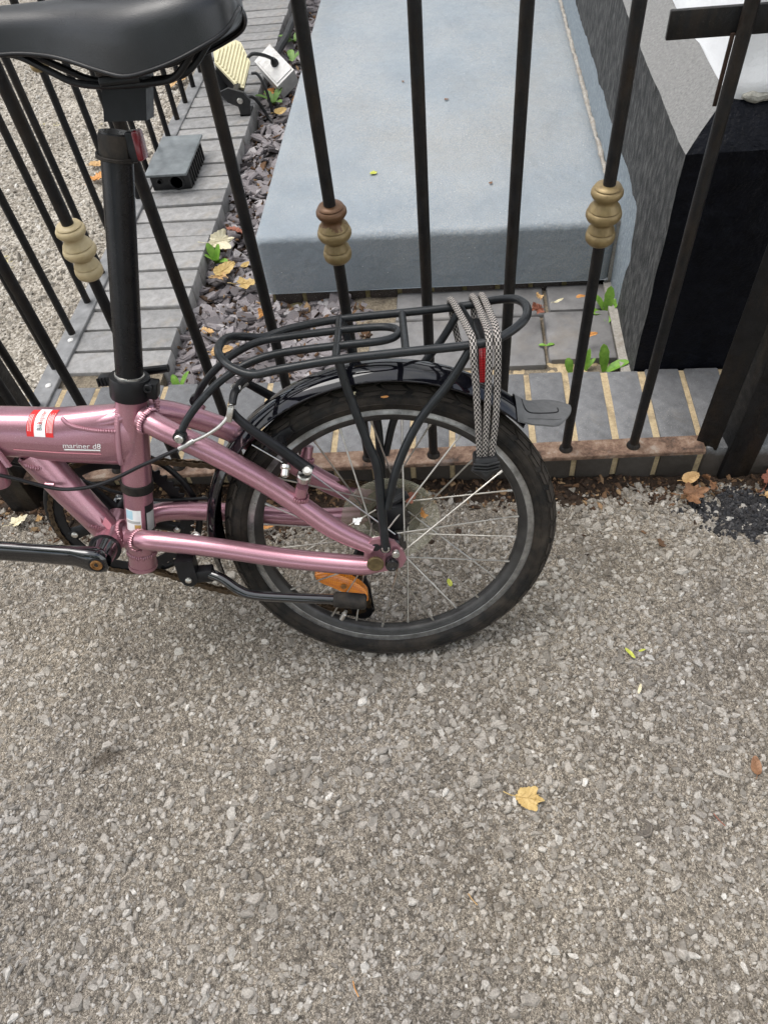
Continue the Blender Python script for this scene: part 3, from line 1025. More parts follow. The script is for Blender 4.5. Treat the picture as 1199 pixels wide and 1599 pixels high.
for x in seg:
    f_, b_ = railpts(x)
    for (y, z) in ((f_ + .001, -.004), (f_, -.002), (f_, .0045), (f_ + .0015, .006), (b_ - .0015, .006), (b_, .0045), (b_, -.002), (f_ + .001, -.004)):
        pts.append((x - .4, y - .065 + random.uniform(-.0004, .0004), z + random.uniform(-.0003, .0003)))
mb.grid(pts, 40, 8)
mb.f.append(tuple(range(7))); mb.mi.append(0)
mb.f.append(tuple(39 * 8 + k for k in range(7))); mb.mi.append(0)
mb.build('bottom_rail', MT['rail_rust'], ff, smooth=False)
kn = knob_mesh(MT['brass']); kn3 = knob_mesh(MT['brass_rusty']); kn2 = knob_mesh(MT['cream_knob'])
mb = MB(); mb.tube([(0, 0, .0), (0, 0, .4), (0, 0, .9), (0, 0, 1.5)], .0082, 14)
bar = mb.mesh('bar', MT['iron'])
mb = MB(); mb.lathe([(.0085, 0), (.0125, 0.0), (.0115, .004), (.0088, .008), (.0082, .009)], 14)
weldm = mb.mesh('weld_bead', MT['iron'])
for i in range(-2, 8):
    x = .0089 + .1203 * i
    o = bpy.data.objects.new('bar', bar); C.objects.link(o); o.parent = ff
    o.location = (x - .4, by(x) - .065, .004); o.rotation_euler = (random.uniform(-.004, .004), random.uniform(-.004, .004), random.uniform(0, 6))
    w = bpy.data.objects.new('weld_bead', weldm); C.objects.link(w); w.parent = ff
    w.location = (x - .4, by(x) - .065, .0055)
    if i % 3 == 0:
        k = bpy.data.objects.new('collar', kn2 if i == 0 else (kn3 if i == 3 else kn)); C.objects.link(k); k.parent = ff
        k.location = (x - .4, by(x) - .065, .4235)
mb = MB(); mb.box(-.004, .004, -.019, .019, 0, 1.5, bev=.0015)
o = mb.build('end_upright', MT['iron'], ff); o.location = (.982 - .4, by(.98) - .065, -.004); o.rotation_euler = (0, 0, math.radians(62))
mb = MB(); mb.box(.772 - .4, 1.06 - .4, .092 - .065, .099 - .065, .664, .6935, bev=.0012)
mb.build('brace_bar', MT['iron'], ff)
mb = MB(); mb.box(.841 - .4, .846 - .4, .0895 - .065, .0915 - .065, .590, .668, bev=.0005)
mb.build('brace_strip', plain('rust_strip', (.045, .024, .015), .7, var=.4), ff)

def square_post(name, cx, cy, s_, h, label, rz=0.0):
    mb = MB(); mb.box(-s_ / 2, s_ / 2, -s_ / 2, s_ / 2, -.05, h, bev=.003)
    o = mb.build(name, MT['iron'])
    o.location = (cx, cy, GZ); o.rotation_euler = (0, 0, rz)
    return tag(o, label, 'post')
square_post('gate_post', 1.042, .098, .058, 1.6, 'thick square black gate post set in the tarmac at the right edge', math.radians(8))
square_post('corner_post', -.326, .044, .060, 1.6, 'square black corner post standing in the soil at the left edge')

lf = empty('side_railing', (-.337, 1.0, 0))
tag(lf, 'black iron railing along the side wall, running back on the left', 'railing')
lx = lambda y: -.3395 + .0095 * (y - .4)
mb = MB()
seg = np.linspace(.06, 3.4, 40)
pts = []
for y in seg:
    for (x, z) in ((-.022, -.004), (-.022, .0045), (-.0205, .006), (.0205, .006), (.022, .0045), (.022, -.004), (-.022, -.004)):
        pts.append((lx(y) + x + .337, y - 1.0, z))
mb.grid(pts, 40, 7)
mb.build('bottom_rail', MT['rail_grey'], lf, smooth=False)
for k in range(0, 27):
    y = .232 + .117 * k
    o = bpy.data.objects.new('bar', bar); C.objects.link(o); o.parent = lf
    o.location = (lx(y) + .337, y - 1.0, .004); o.rotation_euler = (random.uniform(-.004, .004), random.uniform(-.004, .004), random.uniform(0, 6))
    if k % 3 == 2 and k > 4:
        q = bpy.data.objects.new('collar', kn); C.objects.link(q); q.parent = lf
        q.location = (lx(y) + .337, y - 1.0, .4235)
mb = MB(); mb.box(-.024, .024, -.023, .023, 0, 1.5, bev=.002)
o = mb.build('end_upright', MT['iron'], lf); o.location = (-.334 + .337, .156 - 1.0, -.004)
for y in (.29, .44):
    mb = MB(); mb.lathe([(.007, 0), (.0065, .002), (.004, .0035), (.001, .004)], 12)
    o = mb.build('rivet', MT['grey_box'], lf); o.location = (lx(y) + .337 + .006, y - 1.0, .006)

# ================================================================ bicycle
RW = .24            # outer wheel radius
BX = Vector((0.99591056, 0.0903446, 0.0))
BU = Vector((-0.02721022, 0.29995095, 0.95356648))
BN = Vector((0.08614958, -0.94966693, 0.30118262))
WC = Vector((0.43426458, -0.21354337, 0.15095946))
BASE = WC - BU * RW
BM = Matrix(((BX.x, -BN.x, BU.x, BASE.x), (BX.y, -BN.y, BU.y, BASE.y), (BX.z, -BN.z, BU.z, BASE.z), (0, 0, 0, 1)))
def V(a, b, w=0.0):
    """a forward-back, b up from the axle, w towards the viewer's side of the bicycle"""
    return (a, -w, b + RW)
bike = empty('bicycle', matrix=BM)
tag(bike, 'pink metallic folding bicycle with black rear rack leaning by the railing', 'bicycle')
ROTY = Matrix.Rotation(PI / 2, 4, 'X')      # lathe axis z -> -y (towards the viewer)
def axle(a, b, w):
    return Matrix.Translation(V(a, b, w)) @ ROTY
def ax_to(p, q):
    p, q = Vector(p), Vector(q)
    return Matrix.Translation(p) @ (q - p).to_track_quat('Z', 'Y').to_matrix().to_4x4()

def weld_ring(mb, center, normal, rad, n=26, bead=.0032, flat=1.0):
    n = int(2 * PI * rad / .0031); bead = .0025
    """overlapping scales of a weld bead round a tube"""
    nrm = Vector(normal).normalized()
    u = nrm.orthogonal().normalized(); w = nrm.cross(u)
    for k in range(n):
        a = 2 * PI * k / n
        c = Vector(center) + (rad + random.uniform(-.0006, .0004)) * (math.cos(a) * u + flat * math.sin(a) * w) + nrm * random.uniform(-.0008, .0008)
        mb.tube([tuple(c - nrm * bead * 1.5), tuple(c - nrm * bead * .6), tuple(c + nrm * bead * .6), tuple(c + nrm * bead * 1.5)], [bead * .3, bead * .75, bead * .75, bead * .3], 6)

# ---- frame tubes
def main_c(a):     # centre height, half height, half width of the main tube
    t = np.interp(a, [-.62, -.49, -.42, -.36, -.32], [.232, .217, .2045, .1985, .197])
    h = np.interp(a, [-.62, -.49, -.42, -.36, -.32], [.032, .034, .0375, .0425, .044])
    w = np.interp(a, [-.62, -.49, -.42, -.36, -.32], [.027, .027, .027, .0235, .020])
    return float(t), float(h), float(w)
def main_surf(a, th, off=0.0, nexp=2.5):
    c, h, w = main_c(a)
    ct, st = math.cos(th), math.sin(th)
    f = lambda v: math.copysign(abs(v) ** (2 / nexp), v)
    return V(a, c + (h + off) * f(st), (w + off) * f(ct))
mb = MB()
aa = np.linspace(-.60, -.325, 30)
mb.grid([main_surf(a, 2 * PI * k / 32) for a in aa for k in range(33)], 30, 33)
main_tube = mb.build('main_tube', MT['pink'], bike, angle=60)
# raised gusset on top by the seat tube
mb = MB()
gp = [(-.4035, .2345), (-.394, .2285), (-.372, .2238), (-.345, .2245), (-.322, .2300)]
gr = [.003, .0115, .0145, .0143, .0132]
mb.tube(catmull([V(a, b, 0) for a, b in gp], 5), gr, 24, flat=1.42)
gusset = mb.build('gusset', MT['pink'], bike, angle=60)
mb = MB()
wp = [(a, b, main_c(a)[2] * (1 - min(.98, abs((b - main_c(a)[0]) / main_c(a)[1])) ** 2.5) ** .4 + .0022) for a, b, _ in catmull([(-.4050, .2370, 0), (-.399, .2310, 0), (-.389, .2255, 0), (-.374, .2205, 0), (-.358, .2165, 0), (-.338, .2130, 0)], 6)]
for k in range(len(wp) - 1):
    a, b, w = wp[k]; a2, b2, w2 = wp[k + 1]
    d_ = Vector((a2 - a, -(w2 - w), b2 - b)).normalized()
    p_ = Vector(V(a, b, w - .0012)); u_ = Vector((d_.z, 0, -d_.x)).normalized()
    mb.tube([tuple(p_ - u_ * .0030), tuple(p_ - u_ * .0012 + d_ * .0006), tuple(p_ + u_ * .0012 + d_ * .0006), tuple(p_ + u_ * .0030)], [.0006, .0022, .0022, .0006], 6)
mb.build('weld_bead', MT['weld'], gusset)

ST0, ST1 = (-.3765, -.022), (-.3125, .262)       # seat tube axis
sdir = Vector(V(*ST1)) - Vector(V(*ST0))
def seat_ax(b, w=0.0):
    t = (b - ST0[1]) / (ST1[1] - ST0[1])
    return V(ST0[0] + t * (ST1[0] - ST0[0]), b, w)
mb = MB()
mb.tube([seat_ax(-.022), seat_ax(.05), seat_ax(.15), seat_ax(.262)], .0203, 28)
seat_tube = mb.build('seat_tube', MT['pink'], bike)
mb = MB()
for k in range(44):
    t = k / 43
    b = .160 + .076 * t
    sx = seat_ax(b)
    ang = math.radians(118 + 6 * math.sin(t * 9))
    for off in (0,):
        x = sx[0] - .0150; c_, h_, w__ = main_c(x); w = w__ * (1 - min(.97, abs((b - c_) / h_)) ** 2.5) ** .4 + .0010
        mb.tube([(x - .0040, -w + .0012, sx[2] - .001), (x - .0015, -w + .0002, sx[2]), (x + .0015, -w + .0002, sx[2]), (x + .0040, -w + .0004, sx[2] - .001)], [.0006, .0022, .0022, .0006], 6)
mb.build('weld_bead', MT['weld'], seat_tube)
mb = MB(); weld_ring(mb, seat_ax(.004), sdir, .0205, 24, .003)
mb.build('weld_bead', MT['weld'], seat_tube)
mb = MB()
mb.lathe([(.0208, -.0075), (.0222, -.0065), (.0222, .0065), (.0208, .0075)], 28, ax_to(seat_ax(.1185), seat_ax(.2)))
mb.build('rubber_band', MT['rubber'], seat_tube)
mb = MB(); mb.tube([seat_ax(-.0235), seat_ax(-.018)], .0212, 28)
mb.build('end_cap', MT['weld'], seat_tube)

# stickers on the seat tube (patches that follow the tube)
def patch(mb, b0, b1, th0, th1, rad, nb=6, nt=8):
    pts = []
    sx, sz = Vector((sdir.x, sdir.y, sdir.z)).normalized(), None
    side = Vector((0, -1, 0)); fwd = sx.cross(side).normalized()
    for i in range(nb):
        b = b0 + (b1 - b0) * i / (nb - 1)
        c = Vector(seat_ax(b))
        for j in range(nt):
            th = math.radians(th0 + (th1 - th0) * j / (nt - 1))
            p = c + rad * (side * math.cos(th) + fwd * math.sin(th))
            pts.append(tuple(p))
    mb.grid(pts, nb, nt)
sgn = 1 if (Vector((sdir.x, sdir.y, sdir.z)).cross(Vector((0, -1, 0)))).x > 0 else -1
mb = MB(); patch(mb, .052, .088, -42 * sgn, 22 * sgn, .02055)
mb.cur = 1; patch(mb, .072, .0865, -40 * sgn, -10 * sgn, .0207); 
mb.cur = 2; patch(mb, .053, .064, -5 * sgn, 20 * sgn, .0207)
mb.cur = 3; patch(mb, .0655, .070, -38 * sgn, 18 * sgn, .0207)
mb.build('label_sticker', [MT['st_white'], MT['st_blue'], MT['st_gold'], MT['st_grey']], seat_tube)
mb = MB(); patch(mb, .044, .094, 38 * sgn, 88 * sgn, .02055)
mb.cur = 1; patch(mb, .050, .082, 44 * sgn, 86 * sgn, .0207)
mb.build('black_label', [MT['st_black'], MT['st_grey']], seat_tube)

# down tube, bottom bracket
mb = MB()
mb.tube([V(-.470, .185), V(-.445, .125), V(-.420, .070), V(-.412, .050)], [.0235, .0225, .021, .020], 24)
down_tube = mb.build('down_tube', MT['pink'], bike)
mb = MB()
weld_ring(mb, V(-.4655, .172), (1, 0, 2.4), .0235, 26, .003)
mb.build('weld_bead', MT['weld'], down_tube)
mb = MB()
weld_ring(mb, V(-.4165, .066), (.45, 0, 1), .0215, 26, .003)
mb.build('weld_bead', MT['weld'], down_tube)
mb = MB(); mb.lathe([(.0045, -.006), (.0045, .006)], 12, ax_to(V(-.453, .142, .021), V(-.438, .139, .021)))
mb.build('cable_guide', MT['pink'], down_tube)
mb = MB()
mb.prism([(-.4045, .070 + RW), (-.397, .0805 + RW), (-.392, .066 + RW), (-.3985, .056 + RW)], -.0185, -.0178)
mb.build('badge', MT['pink_decal'], down_tube)
BB = (-.404, .040)
mb = MB(); mb.lathe([(.0195, -.036), (.0205, -.035), (.0205, .035), (.0195, .036)], 32, axle(*BB, 0))
bbs = mb.build('bottom_bracket', MT['pink'], bike)
mb = MB(); mb.lathe([(.0215, .0), (.0225, .002), (.0225, .006), (.017, .009), (.012, .010)], 32, axle(*BB, .033))
mb.build('bearing_cup', MT['satin_black'], bbs)
mb = MB(); mb.tube([V(-.398, .036, 0), V(-.380, .030, 0)], .017, 18)
weld_ring(mb, V(-.386, .040, .004), (1, 0, .2), .0195, 22, .0034)
mb.build('bridge', MT['weld'], bbs)

# hinge at the frame's fold (mostly beyond the picture)
mb = MB()
mb.prism([(-.535, .268 + RW), (-.520, .268 + RW), (-.503, .188 + RW), (-.512, .165 + RW), (-.530, .165 + RW)], -.036, .036)
hinge = mb.build('frame_hinge', MT['pink'], bike, angle=30)
mb = MB()
for k in range(34):
    t = k / 33
    a, b = -.512 + .018 * t, .250 - .068 * t
    mb.tube([V(a - .003, b - .001, .0290), V(a, b, .0312), V(a + .003, b, .0312), V(a + .006, b - .001, .0285)], [.0008, .0022, .0022, .0008], 6)
mb.build('weld_bead', MT['weld'], hinge)
mb = MB(); mb.lathe([(.012, 0), (.0135, .003), (.0135, .05), (.012, .053)], 20, ax_to(V(-.517, .150, .024), V(-.512, .20, .024)))
mb.build('hinge_barrel', MT['pink'], hinge)

# stays
def stay(name, pts, r, s=1, flat=1.0):
    mb = MB(); mb.tube(catmull([V(a, b, w * s) for a, b, w in pts], 6), r, 18, flat=flat)
    return mb.build(name, MT['pink'], bike, angle=60)
for s in (1, -1):
    ss = stay('seat_stay', [(-.305, .2255, .012), (-.27, .2075, .026), (-.215, .1745, .036), (-.146, .1185, .042), (-.078, .054, .052), (-.024, .0105 + .010, .061)], [.016, .0152, .0150, .0150, .0145, .0115], s)
    cs = stay('chain_stay', [(-.372, .040, .018), (-.335, .046, .036), (-.25, .031, .044), (-.146, .0055, .051), (-.05, -.0085, .061), (-.022, -.008, .064)], [.0135, .0145, .0142, .0142, .0145, .012], s)
    mb = MB()
    weld_ring(mb, V(-.297, .2225, .017 * s), (1, -.45 * s, -.5), .0175, 22, .0028)
    mb.build('weld_bead', MT['weld'], ss)
    mb = MB()
    weld_ring(mb, V(-.357, .043, .029 * s), (1, -.6 * s, .1), .0158, 22, .003)
    mb.build('weld_bead', MT['weld'], cs)
    # rack and brake bosses on the seat stay
    mb = MB()
    mb.lathe([(.0085, 0), (.0075, .014), (.0085, .016)], 16, ax_to(V(-.247, .196, .036 * s), V(-.2455, .206, .052 * s)))
    mb.build('rack_boss', MT['pink'], ss)
    mb = MB()
    mb.lathe([(.0145, -.004), (.0105, .004), (.0085, .010), (.008, .030)], 20, ax_to(V(-.116, .098, .046 * s), V(-.104, .134, .056 * s)))
    weld_ring(mb, V(-.113, .106, .0485 * s), (.3, -.25 * s, 1), .0105, 14, .002)
    mb.build('brake_boss', MT['pink'], ss)
    # dropout plate
    mb = MB()
    poly = [(-.036, .026), (-.024, .038), (-.008, .040), (.006, .032), (.017, .014), (.0205, .001), (.014, -.012), (.002, -.016), (-.012, -.018), (-.034, -.020), (-.040, -.008)]
    mb.prism([(a, b + RW) for a, b in poly], -.0625 * s, -.0685 * s)
    do = mb.build('dropout', MT['pink'], bike, angle=30)
    mb = MB(); mb.lathe([(.0052, 0), (.006, .0005), (.006, .001), (.0, .001)], 16, axle(-.020, .0255, .0682 * s if s > 0 else -.070), caps=False)
    mb.build('slot', MT['st_black'], do)
    if s > 0:
        for (a, b, rr) in ((-.0065, .0275, .0058), (.0065, .0165, .0056)):
            mb = MB(); mb.lathe([(rr, 0), (rr, .0055), (rr * .85, .0068), (rr * .55, .0068), (rr * .5, .004), (0.0005, .004)], 18, axle(a, b, .072))
            mb.build('bolt', MT['steel'], do)
        mb = MB(); mb.lathe([(.0035, 0), (.0035, .006), (.0115, .007), (.0120, .0085), (.0120, .0105), (.0105, .0115), (.0005, .0113)], 24, axle(-.0225, .0040, .0685))
        mb.build('round_nut', MT['brass_nut'], do)
        mb = MB(); mb.lathe([(.0095, 0), (.0100, .002), (.0100, .010), (.0085, .0135), (.005, .014), (.0045, .012), (.0005, .012)], 24, axle(0, 0, .0685))
        mb.build('axle_nut', MT['gloss_black'], do)

# ---- decals on the main tube
def font_mesh(txt, size, extr=0.0):
    cu = bpy.data.curves.new('lettering', 'FONT')
    cu.body = txt; cu.size = size; cu.resolution_u = 3; cu.extrude = extr
    ob = bpy.data.objects.new('lettering', cu); C.objects.link(ob)
    dg = bpy.context.evaluated_depsgraph_get()
    me = bpy.data.meshes.new_from_object(ob.evaluated_get(dg))
    bpy.data.objects.remove(ob)
    return me
def main_near(a, b, off):
    c, h, w = main_c(a)
    t = min(.999, abs((b - c) / h))
    return V(a, b, w * (1 - t ** 2.5) ** .4 + off)
def text_on_tube(txt, size, a0, b0, slope, mat, name, sx=1.0):
    me = font_mesh(txt, size)
    for v in me.vertices:
        x, y = v.co.x * sx, v.co.y
        v.co = Vector(main_near(a0 + x - y * -.0 + y * .25, b0 + x * slope + y, .0006))
    me.materials.append(mat)
    o = bpy.data.objects.new(name, me); C.objects.link(o); o.parent = main_tube
    return o
text_on_tube('mariner d8', .0105, -.4135, .1995, -.165, MT['st_white'], 'lettering', 1.02)
def strip(mb, a0, b0, a1, b1, th, off=.0005, n=24):
    pts = []
    for i in range(n):
        t = i / (n - 1)
        a, b = a0 + (a1 - a0) * t, b0 + (b1 - b0) * t
        pts += [main_near(a, b - th / 2, off), main_near(a, b + th / 2, off)]
    mb.grid(pts, n, 2)
mb = MB(); strip(mb, -.4125, .1968, -.3675, .1893, .0022)
mb.build('underline', MT['st_white'], main_tube)
mb = MB(); strip(mb, -.478, .2035, -.3685, .1835, .0019)
mb.build('pin_stripe', MT['pink_decal'], main_tube)
# red and white register sticker wrapped over the tube
mb = MB()
def spatch(mb, a0, a1, t0, t1, off, na=6, nt=14):
    # the sticker's lower end leans forward a little
    pts = []
    for i in range(na):
        for j in range(nt):
            th = t0 + (t1 - t0) * j / (nt - 1)
            a = a0 + (a1 - a0) * i / (na - 1) + .007 * (th - 1.0)
            pts.append(main_surf(a, th, off))
    mb.grid(pts, na, nt)
T0, T1 = math.radians(12), math.radians(88)
mb.cur = 0; spatch(mb, -.448, -.4145, T0, T1, .0005)
mb.cur = 1; spatch(mb, -.4385, -.4245, T0 + .005, T1 + .02, .0008)
for k in range(5):
    mb.cur = 1
    a = -.4225 + k * .0016
    spatch(mb, a, a + .0005, T0 + .16, T1 - .25 - .1 * (k % 2), .0008, 2, 10)
    if k < 3:
        a = -.4465 + k * .0018
        spatch(mb, a, a + .0004, T0 + .2, T1 - .3, .0008, 2, 10)
stk = mb.build('register_sticker', [MT['st_red'], MT['st_white']], main_tube)
for txt, m_, t_start in (('Bike', MT['st_black'], .30), ('Register', MT['st_red'], .56)):
    me = font_mesh(txt, .0088)
    for v in me.vertices:
        th = T0 + t_start - .06 + v.co.x / .040
        a = -.4285 - v.co.y + .007 * (th - 1.0)
        v.co = Vector(main_surf(a, th, .0011))
    me.materials.append(m_)
    o = bpy.data.objects.new('lettering', me); C.objects.link(o); o.parent = main_tube

# ---- seat post, clamp, saddle
pdir = Vector((.0680, 0, .284)).normalized()
PT = Vector(V(-.3125, .262))
def post_pt(d):
    return tuple(PT + pdir * d)
mb = MB(); mb.tube([post_pt(-.05), post_pt(.1), post_pt(.2), post_pt(.298)], .0170, 28)
seat_post = mb.build('seat_post', MT['post'], bike)
mb = MB(); mb.lathe([(.0185, 0), (.0183, .003), (.0172, .0035)], 28, ax_to(post_pt(.017), post_pt(.1)))
mb.build('bright_collar', MT['steel'], seat_post)
mb = MB(); M_ = ax_to(post_pt(-.012), post_pt(.1))
mb.lathe([(.0205, 0), (.0248, .0008), (.0255, .003), (.0255, .0265), (.0248, .029), (.0178, .0295)], 32, M_)
mb.box(.020, .036, -.010, .010, .004, .026, bev=.002, M=Matrix.Translation(post_pt(-.012)) @ Matrix.Rotation(.23, 4, 'Y') )
clamp = mb.build('seat_clamp', MT['satin_black'], bike)
mb = MB(); mb.lathe([(.0062, 0), (.0062, .004), (.005, .005), (.003, .005), (.003, .002), (.0004, .002)], 18, Matrix.Translation(Vector(post_pt(.003)) + Vector((.0265, -.0105, 0))) @ ROTY)
mb.build('clamp_bolt', MT['satin_black'], clamp)
mb = MB()
mb.box(-.040, -.018, .006, .022, .008, .022, bev=.003, M=Matrix.Translation(post_pt(-.006)))
for k in range(4):
    mb.box(-.0405 + k * .0045, -.0385 + k * .0045, .0045, .0065, .0095, .0205, M=Matrix.Translation(post_pt(-.006)))
mb.tube([post_pt(.008)[:1] + (.014, post_pt(.008)[2]), (post_pt(.008)[0] + .012, .028, post_pt(.008)[2] + .002), (post_pt(.008)[0] + .045, .026, post_pt(.008)[2] + .004)], [.005, .006, .005], 10)
mb.build('quick_release_lever', MT['satin_black'], clamp)

# saddle: lofted sections from the tail to the nose
sec = [  # a, half width, top b, edge b, edge half width
    (-.0905, .004, .648, .645, .004), (-.0915, .030, .655, .640, .030), (-.0955, .050, .664, .632, .052), (-.105, .064, .670, .625, .066), (-.124, .075, .674, .6175, .0755), (-.148, .079, .675, .610, .0775), (-.175, .077, .6735, .6045, .074),
    (-.200, .070, .672, .6025, .067), (-.225, .058, .671, .609, .057), (-.250, .046, .670, .6175, .046), (-.275, .037, .669, .6245, .037), (-.305, .030, .669, .629, .030), (-.335, .0265, .669, .630, .0265), (-.365, .023, .666, .630, .023), (-.378, .014, .658, .634, .014)]
ss_ = catmull([np.array(s_) for s_ in sec], 4)
mb = MB(); pts = []; nv = 26
for s_ in ss_:
    a, hw, tb, eb, ew = s_
    for k in range(nv):
        t = -1 + 2 * k / (nv - 1)
        th = t * PI / 2
        if abs(t) < .72:
            u_ = abs(t) / .72
            w = hw * math.sin(u_ * PI / 2) * 1.0
            b = eb + (tb - eb) * (.40 + .60 * math.cos(u_ * PI / 2) ** .8)
            if a > -.20:     # twin lobes at the tail
                b -= .010 * math.exp(-(w / .012) ** 2) * min(1, (a + .20) / .1)
        else:
            u_ = (abs(t) - .72) / .28
            w = hw + (ew - hw) * u_ - .002 * math.sin(u_ * PI) * 0
            b = eb + (tb - eb) * .40 * (1 - u_)
        pts.append(V(a, b, math.copysign(w, t)))
mb.grid(pts, len(ss_), nv)
# underside plate
pts = []
for s_ in ss_:
    a, hw, tb, eb, ew = s_
    for k in range(6):
        t = -1 + 2 * k / 5
        pts.append(V(a, eb + .004, ew * .97 * t))
mb.cur = 1; mb.grid(pts, len(ss_), 6)
mb.cur = 0
for sgn_ in (1, -1):
    mb.cur = 1
    mb.tube([V(s_[0], s_[3], sgn_ * s_[4]) for s_ in ss_], .0022, 8)
saddle = mb.build('saddle', [MT['saddle'], MT['satin_black']], bike, angle=70)
for s in (1, -1):
    mb = MB()
    mb.tube(catmull([V(-.345, .634, .010 * s), V(-.315, .628, .014 * s), V(-.285, .612, .020 * s), V(-.262, .600, .022 * s), (V(-.230, .5945, .022 * s)), V(-.185, .593, .022 * s), V(-.165, .595, .024 * s), V(-.150, .604, .030 * s), V(-.132, .622, .036 * s), V(-.120, .632, .040 * s)], 5), .0036, 10)
    mb.build('saddle_rail', MT['satin_black'], saddle)
tp = post_pt(.298)
mb = MB()
mb.prism([(-.247, .563 + RW), (-.203, .560 + RW), (-.196, .588 + RW), (-.202, .600 + RW), (-.236, .603 + RW), (-.241, .590 + RW)], -.0155, .0155)
mb.build('saddle_clamp', MT['satin_black'], saddle, angle=30)
mb = MB(); mb.box(-.238, -.196, -.030, .030, .594 + RW, .603 + RW, bev=.003)
mb.build('clamp_plate', MT['satin_black'], saddle)

# ---- cranks, chainring, chain
def crank(s):
    mb = MB()
    e0, e1 = (-.4000, .0455), (-.566, .089)
    secs = []
    for t, hh, ww_ in ((-.07, .008, .006), (-.04, .0165, .0105), (0, .0185, .012), (.08, .0185, .0115), (.2, .0155, .0085), (.5, .0145, .0075), (.9, .0145, .0075), (1.0, .014, .008), (1.06, .009, .006)):
        a = e0[0] + (e1[0] - e0[0]) * t; b = e0[1] + (e1[1] - e0[1]) * t
        wc = .0665 + .012 * min(1, max(0, t)) + (.004 if t < .1 else 0)
        if s < 0:
            a, b = -.404 * 2 - a, .0435 * 2 - b
            wc = -wc
        for k in range(16):
            th = 2 * PI * k / 16
            c_, s_ = math.cos(th), math.sin(th)
            f = lambda v: math.copysign(abs(v) ** .65, v)
            secs.append(V(a, b + hh * f(s_), wc + ww_ * f(c_)))
    mb.grid([secs[i * 16 + k % 16] for i in range(9) for k in range(17)], 9, 17)
    if s > 0:
        mb.lathe([(.018, 0), (.0165, .02), (.016, .026)], 28, axle(-.4015, .043, .040))
    return mb.build('crank_arm', MT['gloss_black'], bike, angle=60)
ca = crank(1)
mb = MB(); mb.lathe([(.0082, 0), (.0082, .0015), (.0062, .0022), (.0060, .0006), (.0034, .0006), (.003, -.002), (.0004, -.002)], 20, axle(-.4005, .0455, .0822))
mb.build('crank_bolt', MT['gold_bolt'], ca)
mb = MB(); mb.lathe([(.0115, 0), (.0115, .0008), (.0095, .0012), (.0093, .0002)], 22, axle(-.4005, .0455, .0818), caps=False)
mb.build('bolt_ring', MT['satin_black'], ca)
crank(-1)
CRW = -.046
CC = (-.404, .036)
CRR = .1045
mb = MB()
nt = 52
outer, inner = [], []
for k in range(nt * 4):
    th = 2 * PI * k / (nt * 4)
    rr = CRR + (.003 if k % 4 in (1, 2) else -.0025)
    outer.append((CC[0] + rr * math.cos(th), CC[1] + rr * math.sin(th)))
    inner.append((CC[0] + (CRR - .018) * math.cos(th), CC[1] + (CRR - .018) * math.sin(th)))
n4 = len(outer)
for w0, w1 in ((CRW - .0015, CRW + .0015),):
    vs = [V(a, b, w0) for a, b in outer] + [V(a, b, w0) for a, b in inner] + [V(a, b, w1) for a, b in outer] + [V(a, b, w1) for a, b in inner]
    fs = []
    for k in range(n4):
        j = (k + 1) % n4
        fs += [(k, j, n4 + j, n4 + k), (2 * n4 + k, 3 * n4 + k, 3 * n4 + j, 2 * n4 + j), (k, 2 * n4 + k, 2 * n4 + j, j), (n4 + k, n4 + j, 3 * n4 + j, 3 * n4 + k)]
    mb.add(vs, fs)
for k in range(5):
    th = 2 * PI * k / 5 + .9
    d = np.array((math.cos(th), math.sin(th)))
    p_ = [np.array(CC) + d * q for q in (.018, .05, .075, CRR - .012)]
    mb.tube([V(x[0], x[1], CRW - .002 + .004 * (i == 0)) for i, x in enumerate(p_)], [.016, .0115, .010, .0125], 10, flat=.35, up=(-d[1], 0, d[0]))
# guard ring on the inner side
for k in range(64):
    pass
mb.tube([V(CC[0] + (CRR + .009) * math.cos(2 * PI * k / 72), CC[1] + (CRR + .009) * math.sin(2 * PI * k / 72), CRW - .009) for k in range(72)], .0052, 8, closed=True, flat=.4)
ring = mb.build('chainring', MT['satin_black'], bike, angle=40)
for k in range(5):
    th = 2 * PI * k / 5 + .9
    mb = MB(); mb.lathe([(.005, 0), (.005, .003), (.003, .004), (.0004, .004)], 14, axle(CC[0] + .083 * math.cos(th), CC[1] + .083 * math.sin(th), CRW + .002))
    mb.build('chainring_bolt', MT['steel'], ring)

# chain: alternate links along a closed loop round chainring, upper run, sprocket, derailleur, lower run
path = []
for th in np.linspace(math.radians(82), math.radians(278), 60):
    path.append((CC[0] + CRR * math.cos(th), CC[1] + CRR * math.sin(th), CRW))
path += [(-.30, -.1215 + .004, -.047), (-.235, -.1495 + .006, -.048), (-.12, -.180, -.049), (-.07, -.196, -.050), (-.052, -.186, -.050), (-.050, -.165, -.050), (-.060, -.135, -.050), (-.055, -.10, -.050), (-.030, -.085, -.050), (-.02, -.055, -.050)]
for th in np.linspace(math.radians(-60), math.radians(98), 12):
    path.append((.0 + .046 * math.cos(th), .046 * math.sin(th), -.050))
path += [(-.115, .0795 - .004, -.048), (-.24, .1115 - .002, -.047)]
P_ = np.array(path + path[:1])
dl = np.r_[0, np.cumsum(np.linalg.norm(np.diff(P_, axis=0), axis=1))]
nl = int(dl[-1] / .0127)
Q = np.stack([np.interp(np.linspace(0, dl[-1], nl + 1), dl, P_[:, i]) for i in range(3)], 1)
mb = MB()
